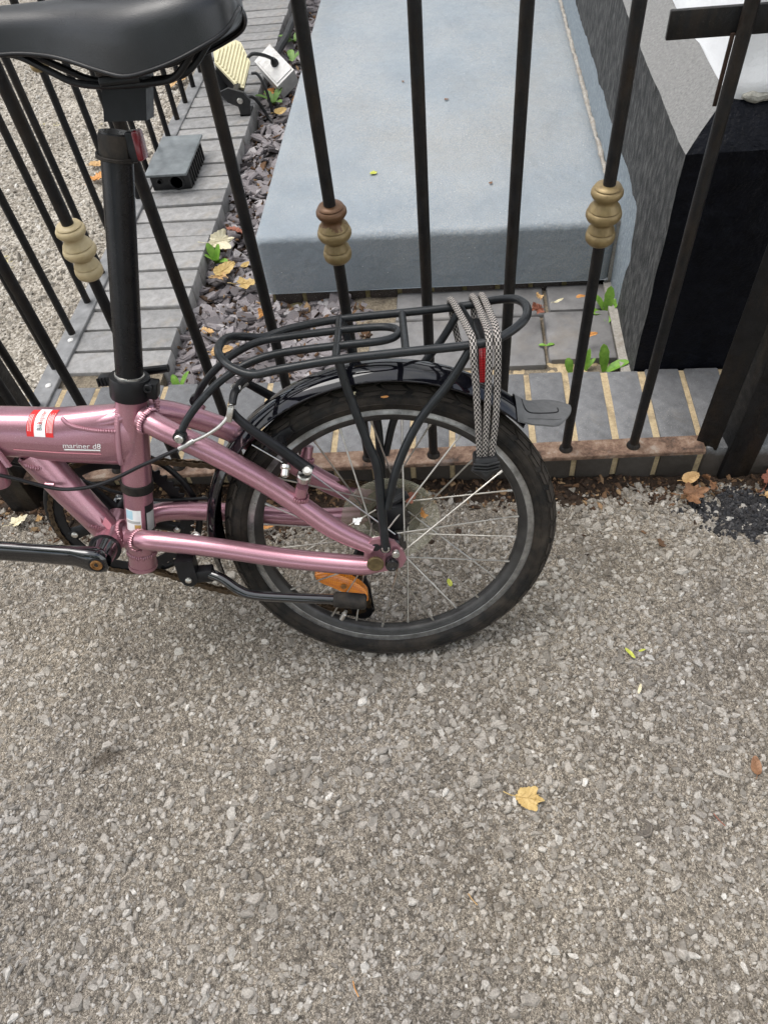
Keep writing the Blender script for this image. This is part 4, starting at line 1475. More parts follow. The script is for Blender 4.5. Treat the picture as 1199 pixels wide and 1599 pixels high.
for k in range(nl):
    p0, p1 = Q[k], Q[k + 1]
    d = (p1 - p0); d /= np.linalg.norm(d)
    nrm = np.array((-d[1], d[0], 0))
    wo_ = .0035 if k % 2 else .0022
    for s in (1, -1):
        pl_ = []
        for (t, hh) in ((-.0035, .0), (-.002, .0035), (.002, .0042), (.0063, .0030), (.0107, .0042), (.0147, .0035), (.0162, 0)):
            pl_.append((t, hh))
        pl_ = pl_ + [(t, -hh) for t, hh in pl_[-2:0:-1]]
        vs = []
        for ww_ in (wo_ * s, (wo_ + .001) * s):
            for t, hh in pl_:
                q = p0 + d * t + nrm * hh
                vs.append(V(q[0], q[1], q[2] + ww_))
        m_ = len(pl_)
        mb.add(vs, [tuple(range(m_)), tuple(range(2 * m_ - 1, m_ - 1, -1))] + [(i, i + m_, (i + 1) % m_ + m_, (i + 1) % m_) for i in range(m_)])
    mb.lathe([(.0028, -.0045), (.0028, .0045)], 8, axle(p0[0], p0[1], p0[2]))
mb.build('chain', MT['chain'], bike, smooth=False)

# ---- rear wheel
wheel = empty('wheel', parent=bike, loc=V(0, 0, 0))
def ring_loft(mb, prof, n=128, closed=True):
    """prof: (radius, w) ring turned round the axle, in wheel coordinates"""
    m_ = len(prof)
    pts = []
    for i in range(n):
        th = 2 * PI * i / n
        for r_, w_ in prof:
            pts.append((r_ * math.cos(th), -w_, r_ * math.sin(th)))
    fs = []
    for i in range(n):
        j = (i + 1) % n
        for k in range(m_ if closed else m_ - 1):
            k2 = (k + 1) % m_
            fs.append((i * m_ + k, j * m_ + k, j * m_ + k2, i * m_ + k2))
    mb.add(pts, fs)
# tyre carcass
RM, RT = .2195, .0203
prof = []
for k in range(20):
    ph = math.radians(-128 + 256 * k / 19)
    sq = 1.0
    prof.append((RM + RT * math.cos(ph) * .98, RT * math.sin(ph)))
mb = MB(); ring_loft(mb, prof, 160)
tyre = mb.build('tyre', MT['rubber'], wheel, angle=60)
# moulded lines on the sidewall
mb = MB()
for ph, rr in ((68, .00075), (98, .0009)):
    for s in (1, -1):
        ph_ = math.radians(ph) * s
        mb.tube([((RM + RT * math.cos(ph_)) * math.cos(2 * PI * k / 120), -(RT * math.sin(ph_)), (RM + RT * math.cos(ph_)) * math.sin(2 * PI * k / 120)) for k in range(120)], rr, 5, closed=True)
mb.build('moulded_line', MT['rubber'], tyre)
# tread blocks: chevron tiles standing proud of the carcass
mb = MB()
NTB = 46
def tre(th, ph, h):
    r_ = RM + (RT + h) * math.cos(ph)
    return (r_ * math.cos(th), -(RT + h) * math.sin(ph), r_ * math.sin(th))
for k in range(NTB):
    t0 = 2 * PI * k / NTB
    dt = 2 * PI / NTB
    for s in (1, -1):
        for (p0, p1, s0, s1, w_) in ((2.5, 22, .0, .42, .84), (27, 46, .42, .12, .82), (50, 61, .18, .30, .74)):
            qs = []
            for (ph, sh) in ((p0, s0), (p1, s1)):
                for f_ in (0.05, w_):
                    th = t0 + dt * (sh + f_ + (.5 if s < 0 else 0))
                    qs.append((th, math.radians(ph) * s))
            lo = [tre(a_, b_, -.001) for a_, b_ in qs]
            hi = [tre(a_, b_, .0017) for a_, b_ in qs]
            order = [0, 1, 3, 2]
            vs = [lo[i] for i in order] + [hi[i] for i in order]
            mb.add(vs, [(4, 5, 6, 7), (0, 1, 5, 4), (1, 2, 6, 5), (2, 3, 7, 6), (3, 0, 4, 7)])
tag(mb.build('tread', MT['tread'], tyre, smooth=False), kind='stuff')
# rim: dark box section with a machined braking track
mb = MB()
ring_loft(mb, [(.2075, .0118), (.2075, -.0118), (.200, -.0120), (.196, -.0118), (.188, -.0075), (.186, -.003), (.186, .003), (.188, .0075), (.196, .0118), (.200, .0120)], 144)
rim = mb.build('rim', MT['rim'], wheel, angle=50)
for s in (1, -1):
    mb = MB()
    ring_loft(mb, [(.2098, .0116 * s), (.2094, .0128 * s), (.2078, .0127 * s), (.2072, .0122 * s), (.1995, .0122 * s), (.1985, .0127 * s), (.1978, .0124 * s), (.1976, .0110 * s)], 144)
    mb.build('braking_track', MT['track'], rim, angle=30)
mb = MB(); mb.lathe([(.0042, 0), (.0042, .012), (.003, .013), (.003, .018)], 12, Matrix.Translation((-.093, -.004, -.160)) @ Matrix.Rotation(math.radians(30), 4, 'Y'))
mb.build('valve', MT['steel'], rim)
# hub
mb = MB()
mb.lathe([(.012, -.062), (.014, -.045), (.014, -.036), (.030, -.034), (.030, -.031), (.014, -.028), (.0125, 0), (.014, .028), (.022, .031), (.022, .034), (.014, .036), (.012, .050), (.010, .058), (.009, .068)], 32, ROTY)
hub = mb.build('hub', MT['gloss_black'], wheel)
mb = MB()
for r_, w_ in ((.045, -.050), (.040, -.054), (.034, -.046), (.030, -.058), (.026, -.042)):
    mb.lathe([(r_, -.001), (r_, .001)], 40, Matrix.Translation((0, -w_, 0)) @ ROTY)
mb.build('sprockets', MT['chain'], hub, smooth=False)
mb = MB()
pf = [(.030, .0), (.052, .004), (.055, .0055), (.062, .0060), (.064, .0072), (.0715, .0075), (.0735, .0065), (.0735, .0055), (.066, .0058), (.052, .0028), (.030, -.0012)]
mb.lathe([(r_, w_ * 1.0) for r_, w_ in pf], 72, Matrix.Translation((0, .037, 0)) @ ROTY, caps=False)
mb.build('spoke_protector', MT['disc'], hub)
# black reflector bracket / magnet clamp seen on the hub
mb = MB()
mb.box(-.010, .024, -.026, .026, .018, .060, bev=.004)
mb.tube([(-.012, -.010, .056), (.010, -.014, .062), (.030, -.010, .070)], .006, 10)
mb.build('axle_bracket', MT['satin_black'], hub)
# spokes: each one a part
NSP = 28
for k in range(NSP):
    side = 1 if k % 2 == 0 else -1
    kk = k // 2
    th_r = 2 * PI * k / NSP + .06
    cross = 1 if kk % 2 == 0 else -1
    fr = .0205 if side > 0 else .028
    th_h = th_r + cross * math.radians(62)
    w_h = .0325 if side > 0 else -.0325
    p0 = (fr * math.cos(th_h), -w_h + .0015 * cross, fr * math.sin(th_h))
    p1 = (.1885 * math.cos(th_r), -.003 * side, .1885 * math.sin(th_r))
    mb = MB(); mb.tube([p0, p1], .00122, 6)
    d = Vector(p0) - Vector(p1); d.normalize()
    mb.tube([tuple(Vector(p1) - d * .003), tuple(Vector(p1) + d * .010)], .0019, 7)
    mb.build('spoke', MT['spoke'], wheel)
# orange reflector in the spokes
mb = MB()
ra, rb = Vector((-.1205, 0, -.062)), Vector((-.047, 0, -.120))
dx_ = (rb - ra).normalized(); dn = Vector((-dx_.z, 0, dx_.x))
Lr = (rb - ra).length
pts = []
nu = 14
for i in range(nu):
    t = i / (nu - 1)
    hw = .0140 * (max(.02, 1 - abs(2 * t - 1) ** 4)) ** .5
    for j in range(7):
        q = -1 + 2 * j / 6
        c = ra + dx_ * Lr * t + dn * (hw * q + .006 * math.sin(PI * t))
        pts.append((c.x, -.0085 - .003 * (1 - q * q), c.z))
mb.grid(pts, nu, 7)
pts2 = [(x, .004, z) for x, y, z in pts]
mb.grid(pts2, nu, 7)
o1 = len(mb.v) - 2 * nu * 7
edge = [i * 7 for i in range(nu)] + [(nu - 1) * 7 + j for j in range(1, 7)] + [i * 7 + 6 for i in range(nu - 2, -1, -1)] + [j for j in range(5, 0, -1)]
for i in range(len(edge)):
    a_, b_ = edge[i], edge[(i + 1) % len(edge)]
    mb.f.append((a_, b_, b_ + nu * 7, a_ + nu * 7)); mb.mi.append(0)
refl = mb.build('spoke_reflector', MT['orange'], wheel, angle=45)
mb = MB(); mb.lathe([(.0045, 0), (.0045, .002), (.003, .004), (.0005, .004)], 12, Matrix.Translation(tuple(ra + dx_ * Lr * .5 + Vector((0, -.0115, 0)) + dn * .006)) @ ROTY)
mb.build('reflector_screw', MT['gold_bolt'], refl)

# ---- derailleur on the far side
mb = MB()
mb.prism([(-.092, -.160 + RW), (-.072, -.118 + RW), (-.052, -.122 + RW), (-.046, -.150 + RW), (-.044, -.200 + RW), (-.062, -.212 + RW), (-.104, -.200 + RW)], .052, .060)
mb.lathe([(.018, -.004), (.018, .004)], 24, axle(-.064, -.192, -.050))
mb.lathe([(.020, -.004), (.020, .004)], 24, axle(-.075, -.128, -.050))
mb.tube([V(-.075, -.128, -.060), V(-.04, -.06, -.064), V(-.004, -.008, -.066)], [.012, .015, .012], 10, flat=.6)
mb.build('derailleur', MT['satin_black'], bike, angle=30)

# ---- mudguard
mb = MB()
A0, A1 = math.radians(187), math.radians(42)
nA, nW = 72, 17
GT = [0, .25, .5, .625, .75, 1.0]; GWd = [0, .0075, .0145, .0180, .0208, .0272]; GRd = [.2665, .2660, .2642, .2620, .2594, .2520]
pts = []
for i in range(nA):
    th = A0 + (A1 - A0) * i / (nA - 1)
    for j in range(nW):
        t = -1 + 2 * j / (nW - 1)
        w = math.copysign(np.interp(abs(t), GT, GWd), t)
        r_ = np.interp(abs(t), GT, GRd)
        pts.append(V(r_ * math.cos(th), r_ * math.sin(th), w))
mb.grid(pts, nA, nW)
pts = []
for i in range(nA):
    th = A0 + (A1 - A0) * i / (nA - 1)
    for j in range(nW):
        t = -1 + 2 * j / (nW - 1)
        w = math.copysign(np.interp(abs(t), GT, GWd) * .96, t)
        r_ = np.interp(abs(t), GT, GRd) - .0014
        pts.append(V(r_ * math.cos(th), r_ * math.sin(th), w))
mb.grid(pts, nA, nW)
for s in (1, -1):
    mb.tube([V(.2520 * math.cos(th), .2520 * math.sin(th), .0270 * s) for th in np.linspace(A0, A1, 64)], .0014, 6)
guard = mb.build('mudguard', MT['guard'], bike, angle=60)
mb = MB()
def flap_sec():
    # the centre line leaves the guard's end and flares out behind the wheel
    cl = catmull([(.1795, .2000, .0270), (.1870, .1930, .0285), (.1960, .1860, .0300), (.2080, .1795, .0330), (.2230, .1742, .0345), (.2400, .1695, .0330), (.2530, .1655, .0260)], 4)
    return [(p_[0], p_[1], p_[2], i_ / (len(cl) - 1)) for i_, p_ in enumerate(cl)]
NF = len(flap_sec())
pts = []; pts2 = []
def flp0(ca_, cb_, hw, t, q, off):
    drop = (.0170 * max(0, 1 - t * 1.4) ** 1.3 + .0030 * (1 - t) + .0008) * abs(q) ** 2.2
    return V(ca_ - .013 * q * t - .007 * t * q * q, cb_ - drop + off - drop * .1, hw * q)
for (ca_, cb_, hw, t) in flap_sec():
    for j in range(11):
        q = -1 + 2 * j / 10
        pts.append(flp0(ca_, cb_, hw, t, q, .0030)); pts2.append(flp0(ca_, cb_, hw, t, q, .0006))
mb.grid(pts, NF, 11); mb.grid(pts2, NF, 11)
for j in range(10):
    for r0 in (0, NF - 1):
        mb.f.append((r0 * 11 + j, r0 * 11 + j + 1, NF * 11 + r0 * 11 + j + 1, NF * 11 + r0 * 11 + j)); mb.mi.append(0)
for i in range(NF - 1):
    for c0 in (0, 10):
        mb.f.append((i * 11 + c0, (i + 1) * 11 + c0, NF * 11 + (i + 1) * 11 + c0, NF * 11 + i * 11 + c0)); mb.mi.append(0)
fl = mb.build('mud_flap', MT['flap'], guard, angle=50)
mb = MB()
fr_ = flap_sec()
def flp(ri, q):
    return flp0(*fr_[min(NF - 1, int(ri))], q, .0034)
mb.tube(catmull([flp(5, -.1), flp(6, .35), flp(9, .55), flp(14, .38), flp(19, .10), flp(19, -.25)], 4), .0008, 6)
mb.build('moulded_line', MT['satin_black'], fl)
mb = MB(); mb.tube(catmull([flp(9, .86), flp(14, .72), flp(19, .62), flp(22, .55)], 4), .0008, 6)
mb.build('moulded_line', MT['flap'], fl)

# ---- rear rack
rack = empty('rear_rack', parent=bike, loc=V(0, 0, 0))
def VR(a, b, w):
    p = V(a, b, w); z = V(0, 0, 0)
    return (p[0] - z[0], p[1] - z[1], p[2] - z[2])
RB = .3025
half = [(-.187, RB + .004, 0), (-.181, RB + .003, .030), (-.165, RB - .005, .050), (-.140, RB - .012, .060), (-.105, RB - .006, .0665), (-.04, RB - .0005, .0675), (.043, RB + .0005, .066), (.105, RB + .001, .066), (.140, RB + .003, .0655), (.165, RB + .009, .056), (.186, RB + .015, .034), (.193, RB + .017, 0)]
loop = half + [(a, b, -w) for a, b, w in half[-2:0:-1]]
mb = MB(); mb.tube(catmull([VR(*p_) for p_ in loop], 6, closed=True), .0053, 14, closed=True)
mb.build('outer_loop', MT['rack'], rack, angle=70)
inner_p = [(-.249, .214, .050), (-.236, .233, .048), (-.213, .256, .044), (-.183, .278, .038), (-.146, .2945, .032), (-.105, RB - .002, .026), (-.035, RB, .0255), (.010, RB, .0245), (.030, RB, .016), (.036, RB, 0)]
inner_p = inner_p + [(a, b, -w) for a, b, w in inner_p[-2::-1]]
mb = MB(); mb.tube(catmull([VR(*p_) for p_ in inner_p], 6), .0049, 14)
for s in (1, -1):
    mb.lathe([(.0085, -.0045), (.0085, .0045)], 18, Matrix.Translation(VR(-.2485, .2135, .0515 * s)) @ ROTY)
mb.build('inner_loop', MT['rack'], rack, angle=70)
for a in (.043, -.039):
    mb = MB(); mb.tube([VR(a, RB, -.066), VR(a, RB, 0), VR(a, RB, .066)], .0049, 14)
    mb.build('crossbar', MT['rack'], rack)
for s in (1, -1):
    mb = MB(); mb.tube(catmull([VR(-.036, RB - .002, .066 * s), VR(-.030, .262, .066 * s), VR(-.014, .189, .066 * s), VR(-.005, .149, .0665 * s), VR(-.006, .085, .070 * s), VR(-.0065, .027, .0745 * s)], 6), [.0055, .0055, .0058, .0062, .0062, .0058], 14)
    mb.lathe([(.0075, -.004), (.0075, .003)], 16, Matrix.Translation(VR(-.0065, .0275, .0735 * s)) @ ROTY)
    mb.build('leg', MT['rack'], rack)
    mb = MB(); mb.tube(catmull([VR(.118, RB - .003, .065 * s), VR(.092, .260, .0655 * s), VR(.051, .210, .066 * s), VR(.020, .150, .068 * s), VR(.002, .090, .071 * s)], 6), [.0053, .0053, .0055, .0058, .0052], 14)
    mb.build('leg', MT['rack'], rack)
    mb = MB(); mb.lathe([(.0058, 0), (.0058, .0045), (.0045, .006), (.003, .006), (.003, .003), (.0004, .003)], 16, Matrix.Translation(VR(-.2485, .2135, .056 * s)) @ (ROTY if s > 0 else Matrix.Rotation(-PI / 2, 4, 'X')))
    mb.build('bolt', MT['steel'], rack)
mb = MB(); mb.box(.129, .141, -.040, .040, .250, .297, bev=.003)
rf = mb.build('reflector_plate', MT['satin_black'], rack)
mb = MB(); mb.box(.1405, .1450, -.038, .038, .252, .295, bev=.002)
mb.box(.1300, .1408, -.0425, -.0395, .244, .296, bev=.001)
mb.build('red_reflector', MT['red'], rack)
mb = MB(); mb.tube([VR(.120, RB, -.066), VR(.126, RB + .001, 0), VR(.120, RB, .066)], .0075, 12, flat=.35, up=(0, 0, 1))
mb.build('rear_plate', MT['rack'], rack)

# ---- V-brake
brake = empty('rear_brake', parent=bike, loc=V(-.104, .145, 0))
bz = V(-.104, .145, 0)
VB = lambda a, b, w: tuple(np.array(V(a, b, w)) - np.array(bz))
for s in (1, -1):
    mb = MB()
    mb.tube(catmull([VB(-.092, .152, .061 * s), VB(-.103, .164, .062 * s), VB(-.128, .190, .060 * s), VB(-.155, .214, .056 * s), VB(-.172, .231, .050 * s), VB(-.1775, .239, .046 * s)], 5), [.0085, .0085, .0075, .0065, .0058, .005], 12, flat=.75)
    mb.build('brake_arm', MT['satin_black'], brake)
    mb = MB()
    mb.lathe([(.009, 0), (.0095, .002), (.0095, .010), (.008, .012)], 18, ax_to(VB(-.1035, .136, .0545 * s), VB(-.0995, .150, .060 * s)))
    mb.lathe([(.0065, 0), (.0065, .004), (.004, .006), (.0005, .006)], 16, ax_to(VB(-.0945, .1555, .066 * s), VB(-.0940, .1620, .074 * s)))
    mb.build('pivot', MT['steel'], brake)
    mb = MB()
    mb.tube([VB(-.150, .166, .022 * s), VB(-.137, .178, .0225 * s), VB(-.122, .188, .023 * s), VB(-.112, .194, .0225 * s)], [.006, .008, .008, .005], 10, flat=.6)
    mb.lathe([(.0055, 0), (.0055, .018)], 12, ax_to(VB(-.128, .184, .026 * s), VB(-.120, .180, .060 * s)))
    mb.build('brake_pad', MT['satin_black'], brake)
    mb = MB()
    mb.lathe([(.0065, 0), (.0068, .004), (.0050, .006), (.0050, .014), (.0035, .015), (.003, .010), (.0005, .010)], 14, ax_to(VB(-.121, .166, .066 * s), VB(-.124, .152, .080 * s)))
    mb.build('pad_bolt', MT['steel'], brake)
mb = MB()
mb.tube(catmull([VB(-.236, .2065, .058), VB(-.213, .216, .060), VB(-.194, .2265, .060), VB(-.181, .2385, .056), VB(-.1745, .2525, .046), VB(-.168, .2585, .030), VB(-.160, .2575, .010)], 6), .0024, 10)
mb.build('cable_noodle', MT['steel'], brake)
mb = MB(); mb.lathe([(.0034, 0), (.0034, .022), (.0026, .024)], 12, ax_to(VB(-.252, .199, .058), VB(-.236, .2065, .058)))
mb.build('ferrule', MT['alu'], brake)
mb = MB(); mb.box(-.004, .004, -.0035, .0035, -.011, .011, bev=.0015, M=Matrix.Translation(VB(-.1785, .2405, .056)) @ Matrix.Rotation(.35, 4, 'Y'))
mb.build('cable_bracket', MT['steel'], brake)
mb = MB()
mb.tube(catmull([VB(-.1745, .2500, .050), VB(-.1715, .2595, .040), VB(-.166, .2640, .022), VB(-.160, .2620, .000), VB(-.158, .2560, -.030), VB(-.168, .2400, -.045)], 6), [.0048, .0052, .0052, .0050, .0048, .004], 10)
mb.build('rubber_boot', MT['satin_black'], brake)
mb = MB(); mb.lathe([(.006, 0), (.0065, .001), (.0065, .006), (.004, .008), (.0005, .008)], 14, ax_to(VB(-.1700, .2590, .030), VB(-.1700, .2700, .036)))
mb.build('cable_clamp_bolt', MT['steel'], brake)
for s in (1,):
    mb = MB(); mb.tube([VB(-.158, .200, .066), VB(-.140, .186, .068), VB(-.124, .172, .068)], .0008, 6)
    mb.build('return_spring', MT['steel'], brake)

# ---- cable housing, kickstand
mb = MB()
mb.tube(catmull([V(-.60, .192, .036), V(-.54, .182, .036), V(-.498, .168, .034), V(-.448, .1435, .031), V(-.418, .1400, .034), V(-.386, .1445, .038), V(-.352, .1560, .043), V(-.312, .1745, .050), V(-.280, .188, .055), V(-.250, .2, .058)], 6), .0026, 10)
mb.build('brake_cable', MT['satin_black'], bike)
mb = MB()
mb.tube(catmull([V(-.58, .180, -.02), V(-.50, .150, -.022), V(-.43, .120, -.022), V(-.39, .098, -.020), V(-.345, .070, -.034), V(-.30, .058, -.046), V(-.27, .054, -.05)], 6), .0024, 10)
mb.build('gear_cable', MT['satin_black'], bike)
ks = empty('kickstand', parent=bike, loc=V(-.292, 0, .05))
kz = np.array(V(-.292, 0, .05))
VK = lambda a, b, w: tuple(np.array(V(a, b, w)) - kz)
mb = MB()
po = [(-.0135, .020), (.0125, .020), (.0125, -.012), (.0085, -.022), (0, -.026), (-.0085, -.022), (-.0135, -.012)]
mb.prism([(x, z) for x, z in po], -.008, .012)
mb.box(-.010, .034, -.006, .012, -.022, -.002, bev=.002)
mb.build('bracket', MT['satin_black'], ks, angle=30)
mb = MB(); mb.lathe([(.0048, 0), (.0045, .0025), (.0025, .004), (.0003, .0042)], 16, Matrix.Translation((-.0005, -.0078, -.013)) @ ROTY)
mb.build('rivet', MT['steel'], ks)
mb = MB(); mb.tube(catmull([VK(-.262, -.011, .050), VK(-.245, -.017, .056), VK(-.222, -.0325, .066), VK(-.200, -.041, .070), VK(-.150, -.050, .071), VK(-.085, -.0605, .071)], 5), .0073, 16)
mb.build('leg', MT['gloss_black'], ks)
mb = MB(); mb.tube([VK(-.090, -.0595, .071), VK(-.087, -.060, .071), VK(-.060, -.066, .071), VK(-.0455, -.069, .071), VK(-.043, -.0695, .071)], [.0085, .0115, .0118, .0115, .0085], 16)
mb.build('foot_cap', MT['rubber'], ks)
mb = MB(); mb.lathe([(.007, 0), (.0075, .002), (.0075, .005), (.0055, .006), (.005, .003), (.0005, .003)], 18, ax_to(V(-.278, .034, .020), V(-.278, .042, .028)))
mb.build('stand_bolt', MT['steel'], bike)

# ---- rear lamp strapped to the seat post
lamp = empty('bicycle_lamp', matrix=BM @ Matrix.Translation(post_pt(.283)))
tag(lamp, 'small red rear lamp strapped with rubber bands round the black seat post', 'bicycle lamp')
LM = pdir.to_track_quat('Z', 'Y').to_matrix().to_4x4()
mb = MB(); mb.lathe([(.0174, -.012), (.0182, -.011), (.0184, .006), (.0180, .012), (.0172, .013)], 28, LM)
mb.build('mount', MT['rubber'], lamp)
for (z0, z1) in ((-.002, -.010), (-.012, -.011)):
    mb = MB()
    mb.tube([tuple(LM @ Vector((.0205 * math.cos(t), .0205 * math.sin(t), z0 + (z1 - z0) * math.sin(t / 2)))) for t in np.linspace(0, 2 * PI, 40, endpoint=False)], .0016, 6, closed=True)
    mb.build('strap', MT['rubber'], lamp)
mb = MB(); mb.box(.014, .0235, -.012, .014, -.016, .014, bev=.003)
mb.build('housing', MT['satin_black'], lamp)
mb = MB(); mb.box(.0215, .0290, -.0120, .0140, -.0155, .0145, bev=.0035)
mb.build('red_lens', MT['red_lens'], lamp, angle=40)

# ---- bungee cord over the rack
bc = empty('bungee_cord', matrix=BM @ Matrix.Translation(V(.13, .15, .06)))
tag(bc, 'black and white woven bungee cord looped over the rear rack', 'bungee cord')
cz = np.array(V(.13, .15, .06))
VC = lambda a, b, w: tuple(np.array(V(a, b, w)) - cz)
strands = [
    [(.1165, .250, -.068), (.110, .285, -.077), (.1065, .3115, -.070), (.109, .3165, -.045), (.114, .3150, 0), (.118, .3140, .045), (.120, .3120, .066), (.1200, .302, .0765), (.1198, .288, .0775), (.1219, .258, .0755), (.1233, .215, .0745), (.1250, .168, .068), (.1265, .146, .060)],
    [(.138, .270, -.062), (.137, .300, -.076), (.1355, .3150, -.068), (.137, .3180, -.035), (.1385, .3165, .015), (.139, .3155, .055), (.1385, .309, .0745), (.1376, .288, .0775), (.1365, .256, .0755), (.1342, .214, .0745), (.1318, .167, .068), (.1325, .146, .060)],
    [(.149, .270, -.060), (.148, .302, -.072), (.1465, .3175, -.062), (.147, .3205, -.03), (.1480, .319, .015), (.1485, .3175, .052), (.1480, .309, .0735), (.1475, .287, .0770), (.1468, .255, .0750), (.1450, .213, .0740), (.1412, .166, .068), (.1400, .146, .060)]]
for st in strands:
    mb = MB(); mb.tube(catmull([VC(*p_) for p_ in st], 7), .0043, 14, uvlen=.0034)
    mb.build('strand', MT['bungee'], bc, angle=70)
mb = MB()
mb.box(-.0125, .0185, -.013, .013, -.0175, .004, bev=.0045)
mb.tube([(-.010, 0, -.014), (.003, .0, -.026), (.016, 0, -.014)], [.008, .010, .008], 12)
for z_ in (-.003, -.0075, -.012):
    mb.tube([(-.0135, -.0125, z_), (.003, -.0150, z_ - .0015), (.0195, -.0125, z_)], .0016, 8)
mb.build('buckle', MT['black_plastic'], bc, angle=40)

# ================================================================ electrical things on the side wall
jb = empty('junction_box', (-.245, 1.18, 0))
tag(jb, 'black lidded plastic junction box standing on the grey brick side wall', 'box')
mb = MB()
mb.box(-.056, .056, -.090, .090, 0.001, .050, bev=.004)
mb.build('body', MT['black_plastic'], jb)
for y in np.linspace(-.07, .07, 8):
    mb = MB(); mb.box(.055, .0605, y - .003, y + .003, .004, .047, bev=.001)
    mb.build('rib', MT['black_plastic'], jb)
mb = MB(); mb.lathe([(.022, 0), (.022, .004), (.017, .005), (.017, .001)], 24, Matrix.Translation((.018, -.089, .024)) @ ROTY)
mb.build('knockout', MT['black_plastic'], jb)
mb = MB(); mb.lathe([(.008, 0), (.008, .004), (.006, .005), (.006, .001)], 18, Matrix.Translation((-.030, -.089, .028)) @ ROTY)
mb.build('knockout', MT['black_plastic'], jb)
mb = MB(); mb.box(-.0595, .0595, -.112, .112, .050, .058, bev=.0025)
mb.build('lid', MT['lid'], jb)

fl = empty('floodlight', (-.1447, 1.6275, 0))
tag(fl, 'black floodlight with a ribbed cream front, tilted on its bracket on the side wall', 'floodlight')
FU, FV, FN = Vector((.9377, 0, -.3473)), Vector((.1740, .8655, .4698)), Vector((.3006, -.5010, .8116))
FM = Matrix(((FU.x, FV.x, FN.x, 0), (FU.y, FV.y, FN.y, 0), (FU.z, FV.z, FN.z, .110), (0, 0, 0, 1)))
hexo = [(-.0632, .0271), (-.0051, .0839), (.0116, .0808), (.0530, .0253), (.0512, -.0652), (.0339, -.0688), (-.0500, -.0120)]
def in_plane(mb):
    mb.v = [tuple(FM @ Vector(p)) for p in mb.v]
    return mb
mb = MB(); mb.prism([(x * .92 + .0, y * .92) for x, y in hexo], -.050, -.008, 'xy')
in_plane(mb).build('housing', MT['black_plastic'], fl, smooth=False)
mb = MB(); mb.prism(hexo, -.008, .002, 'xy')
lens = in_plane(mb).build('lens_frame', MT['lens'], fl, smooth=False)
def hex_span(x):
    ys = []
    for k in range(len(hexo)):
        (x0, y0), (x1, y1) = hexo[k], hexo[(k + 1) % len(hexo)]
        if (x0 - x) * (x1 - x) < 0:
            ys.append(y0 + (y1 - y0) * (x - x0) / (x1 - x0))
    return min(ys), max(ys)
for k in range(10):
    x = -.046 + k * .0102
    y0, y1 = hex_span(x)
    mb = MB(); mb.box(x - .0028, x + .0028, y0 + .008, y1 - .008, .0015, .0055, bev=.001, M=FM)
    mb.build('rib', MT['lens'], lens)
mb = MB()
mb.prism([(-.030, .075), (.000, .085), (.045, .070), (.062, .045), (.056, .030), (.050, .001), (.022, .001), (.020, .030), (-.010, .045)], -.110, -.100, 'xz')
mb.box(.020, .052, -.110, -.050, .001, .006)
mb.box(.010, .026, -.102, -.03, .030, .075)
mb.build('bracket', MT['black_plastic'], fl, smooth=False)
mb = MB(); mb.lathe([(.009, 0), (.009, .003), (.006, .005), (.0005, .005)], 16, Matrix.Translation((.030, -.110, .048)) @ ROTY)
mb.build('bracket_bolt', MT['steel'], fl)
mb = MB(); mb.tube([(-.07, .09, .03), (-.055, .05, .045), (-.03, .01, .06)], [.025, .042, .045], 16)
mb.build('lamp_back', MT['black_plastic'], fl)

gb = empty('connection_box', (-.0322, 1.7538, .05))
tag(gb, 'pale grey square connection box lying tilted on the slates beside the slab', 'box')
GM = Matrix(((.9864, -.0687, -.1493, 0), (0, .9084, -.4181, 0), (.1644, .4125, .8960, 0), (0, 0, 0, 1)))
bq = [(-.0782, .0416), (-.0224, .0938), (.0590, -.0330), (-.0001, -.0829)]
mb = MB(); mb.prism([(x * .95, y * .95) for x, y in bq], -.055, -.014, 'xy'); mb.v = [tuple(GM @ Vector(p)) for p in mb.v]
mb.build('body', MT['grey_box'], gb, smooth=False)
mb = MB(); mb.prism(bq, -.013, 0, 'xy'); mb.v = [tuple(GM @ Vector(p)) for p in mb.v]
mb.build('lid', MT['grey_box'], gb, smooth=False)
mb = MB(); mb.prism([(x * .86, y * .86) for x, y in bq], 0, .003, 'xy'); mb.v = [tuple(GM @ Vector(p)) for p in mb.v]
mb.build('raised_panel', MT['grey_box'], gb, smooth=False)
mb = MB(); mb.lathe([(.013, 0), (.013, .008), (.010, .014), (.007, .022)], 18, GM @ Matrix.Translation((-.004, .006, .003)))
mb.build('cable_gland', MT['black_plastic'], gb)
def cable(name, pts, r, label, cat='cable'):
    base = Vector(pts[0])
    mb = MB(); mb.tube(catmull([tuple(Vector(p) - base) for p in pts], 6), r, 10)
    o = mb.build(name, MT['black_plastic']); o.location = base
    return tag(o, label, cat)
cable('cable', [(-.105, 1.66, .110), (-.085, 1.675, .118), (-.060, 1.715, .098), (-.040, 1.752, .072)], .0055, 'short black cable from the floodlight to the grey connection box')
cable('cable', [(-.105, 1.525, .045), (-.088, 1.56, .040), (-.070, 1.575, .010), (-.052, 1.575, -.03), (-.035, 1.56, -.045)], .005, 'black cable dropping from the floodlight bracket into the slates')
cable('cable', [(-.090, 1.63, .080), (-.070, 1.63, .075), (-.050, 1.615, .035), (-.040, 1.60, -.035)], .0045, 'thin black cable hanging behind the floodlight over the wall edge')
cable('hose', [(.0, 2.9, .0), (-.035, 2.5, .01), (-.052, 2.25, .008), (-.060, 2.10, .005), (-.075, 1.98, .0), (-.060, 1.90, -.02)], .014, 'thick black hose lying along the edge of the side wall', 'hose')

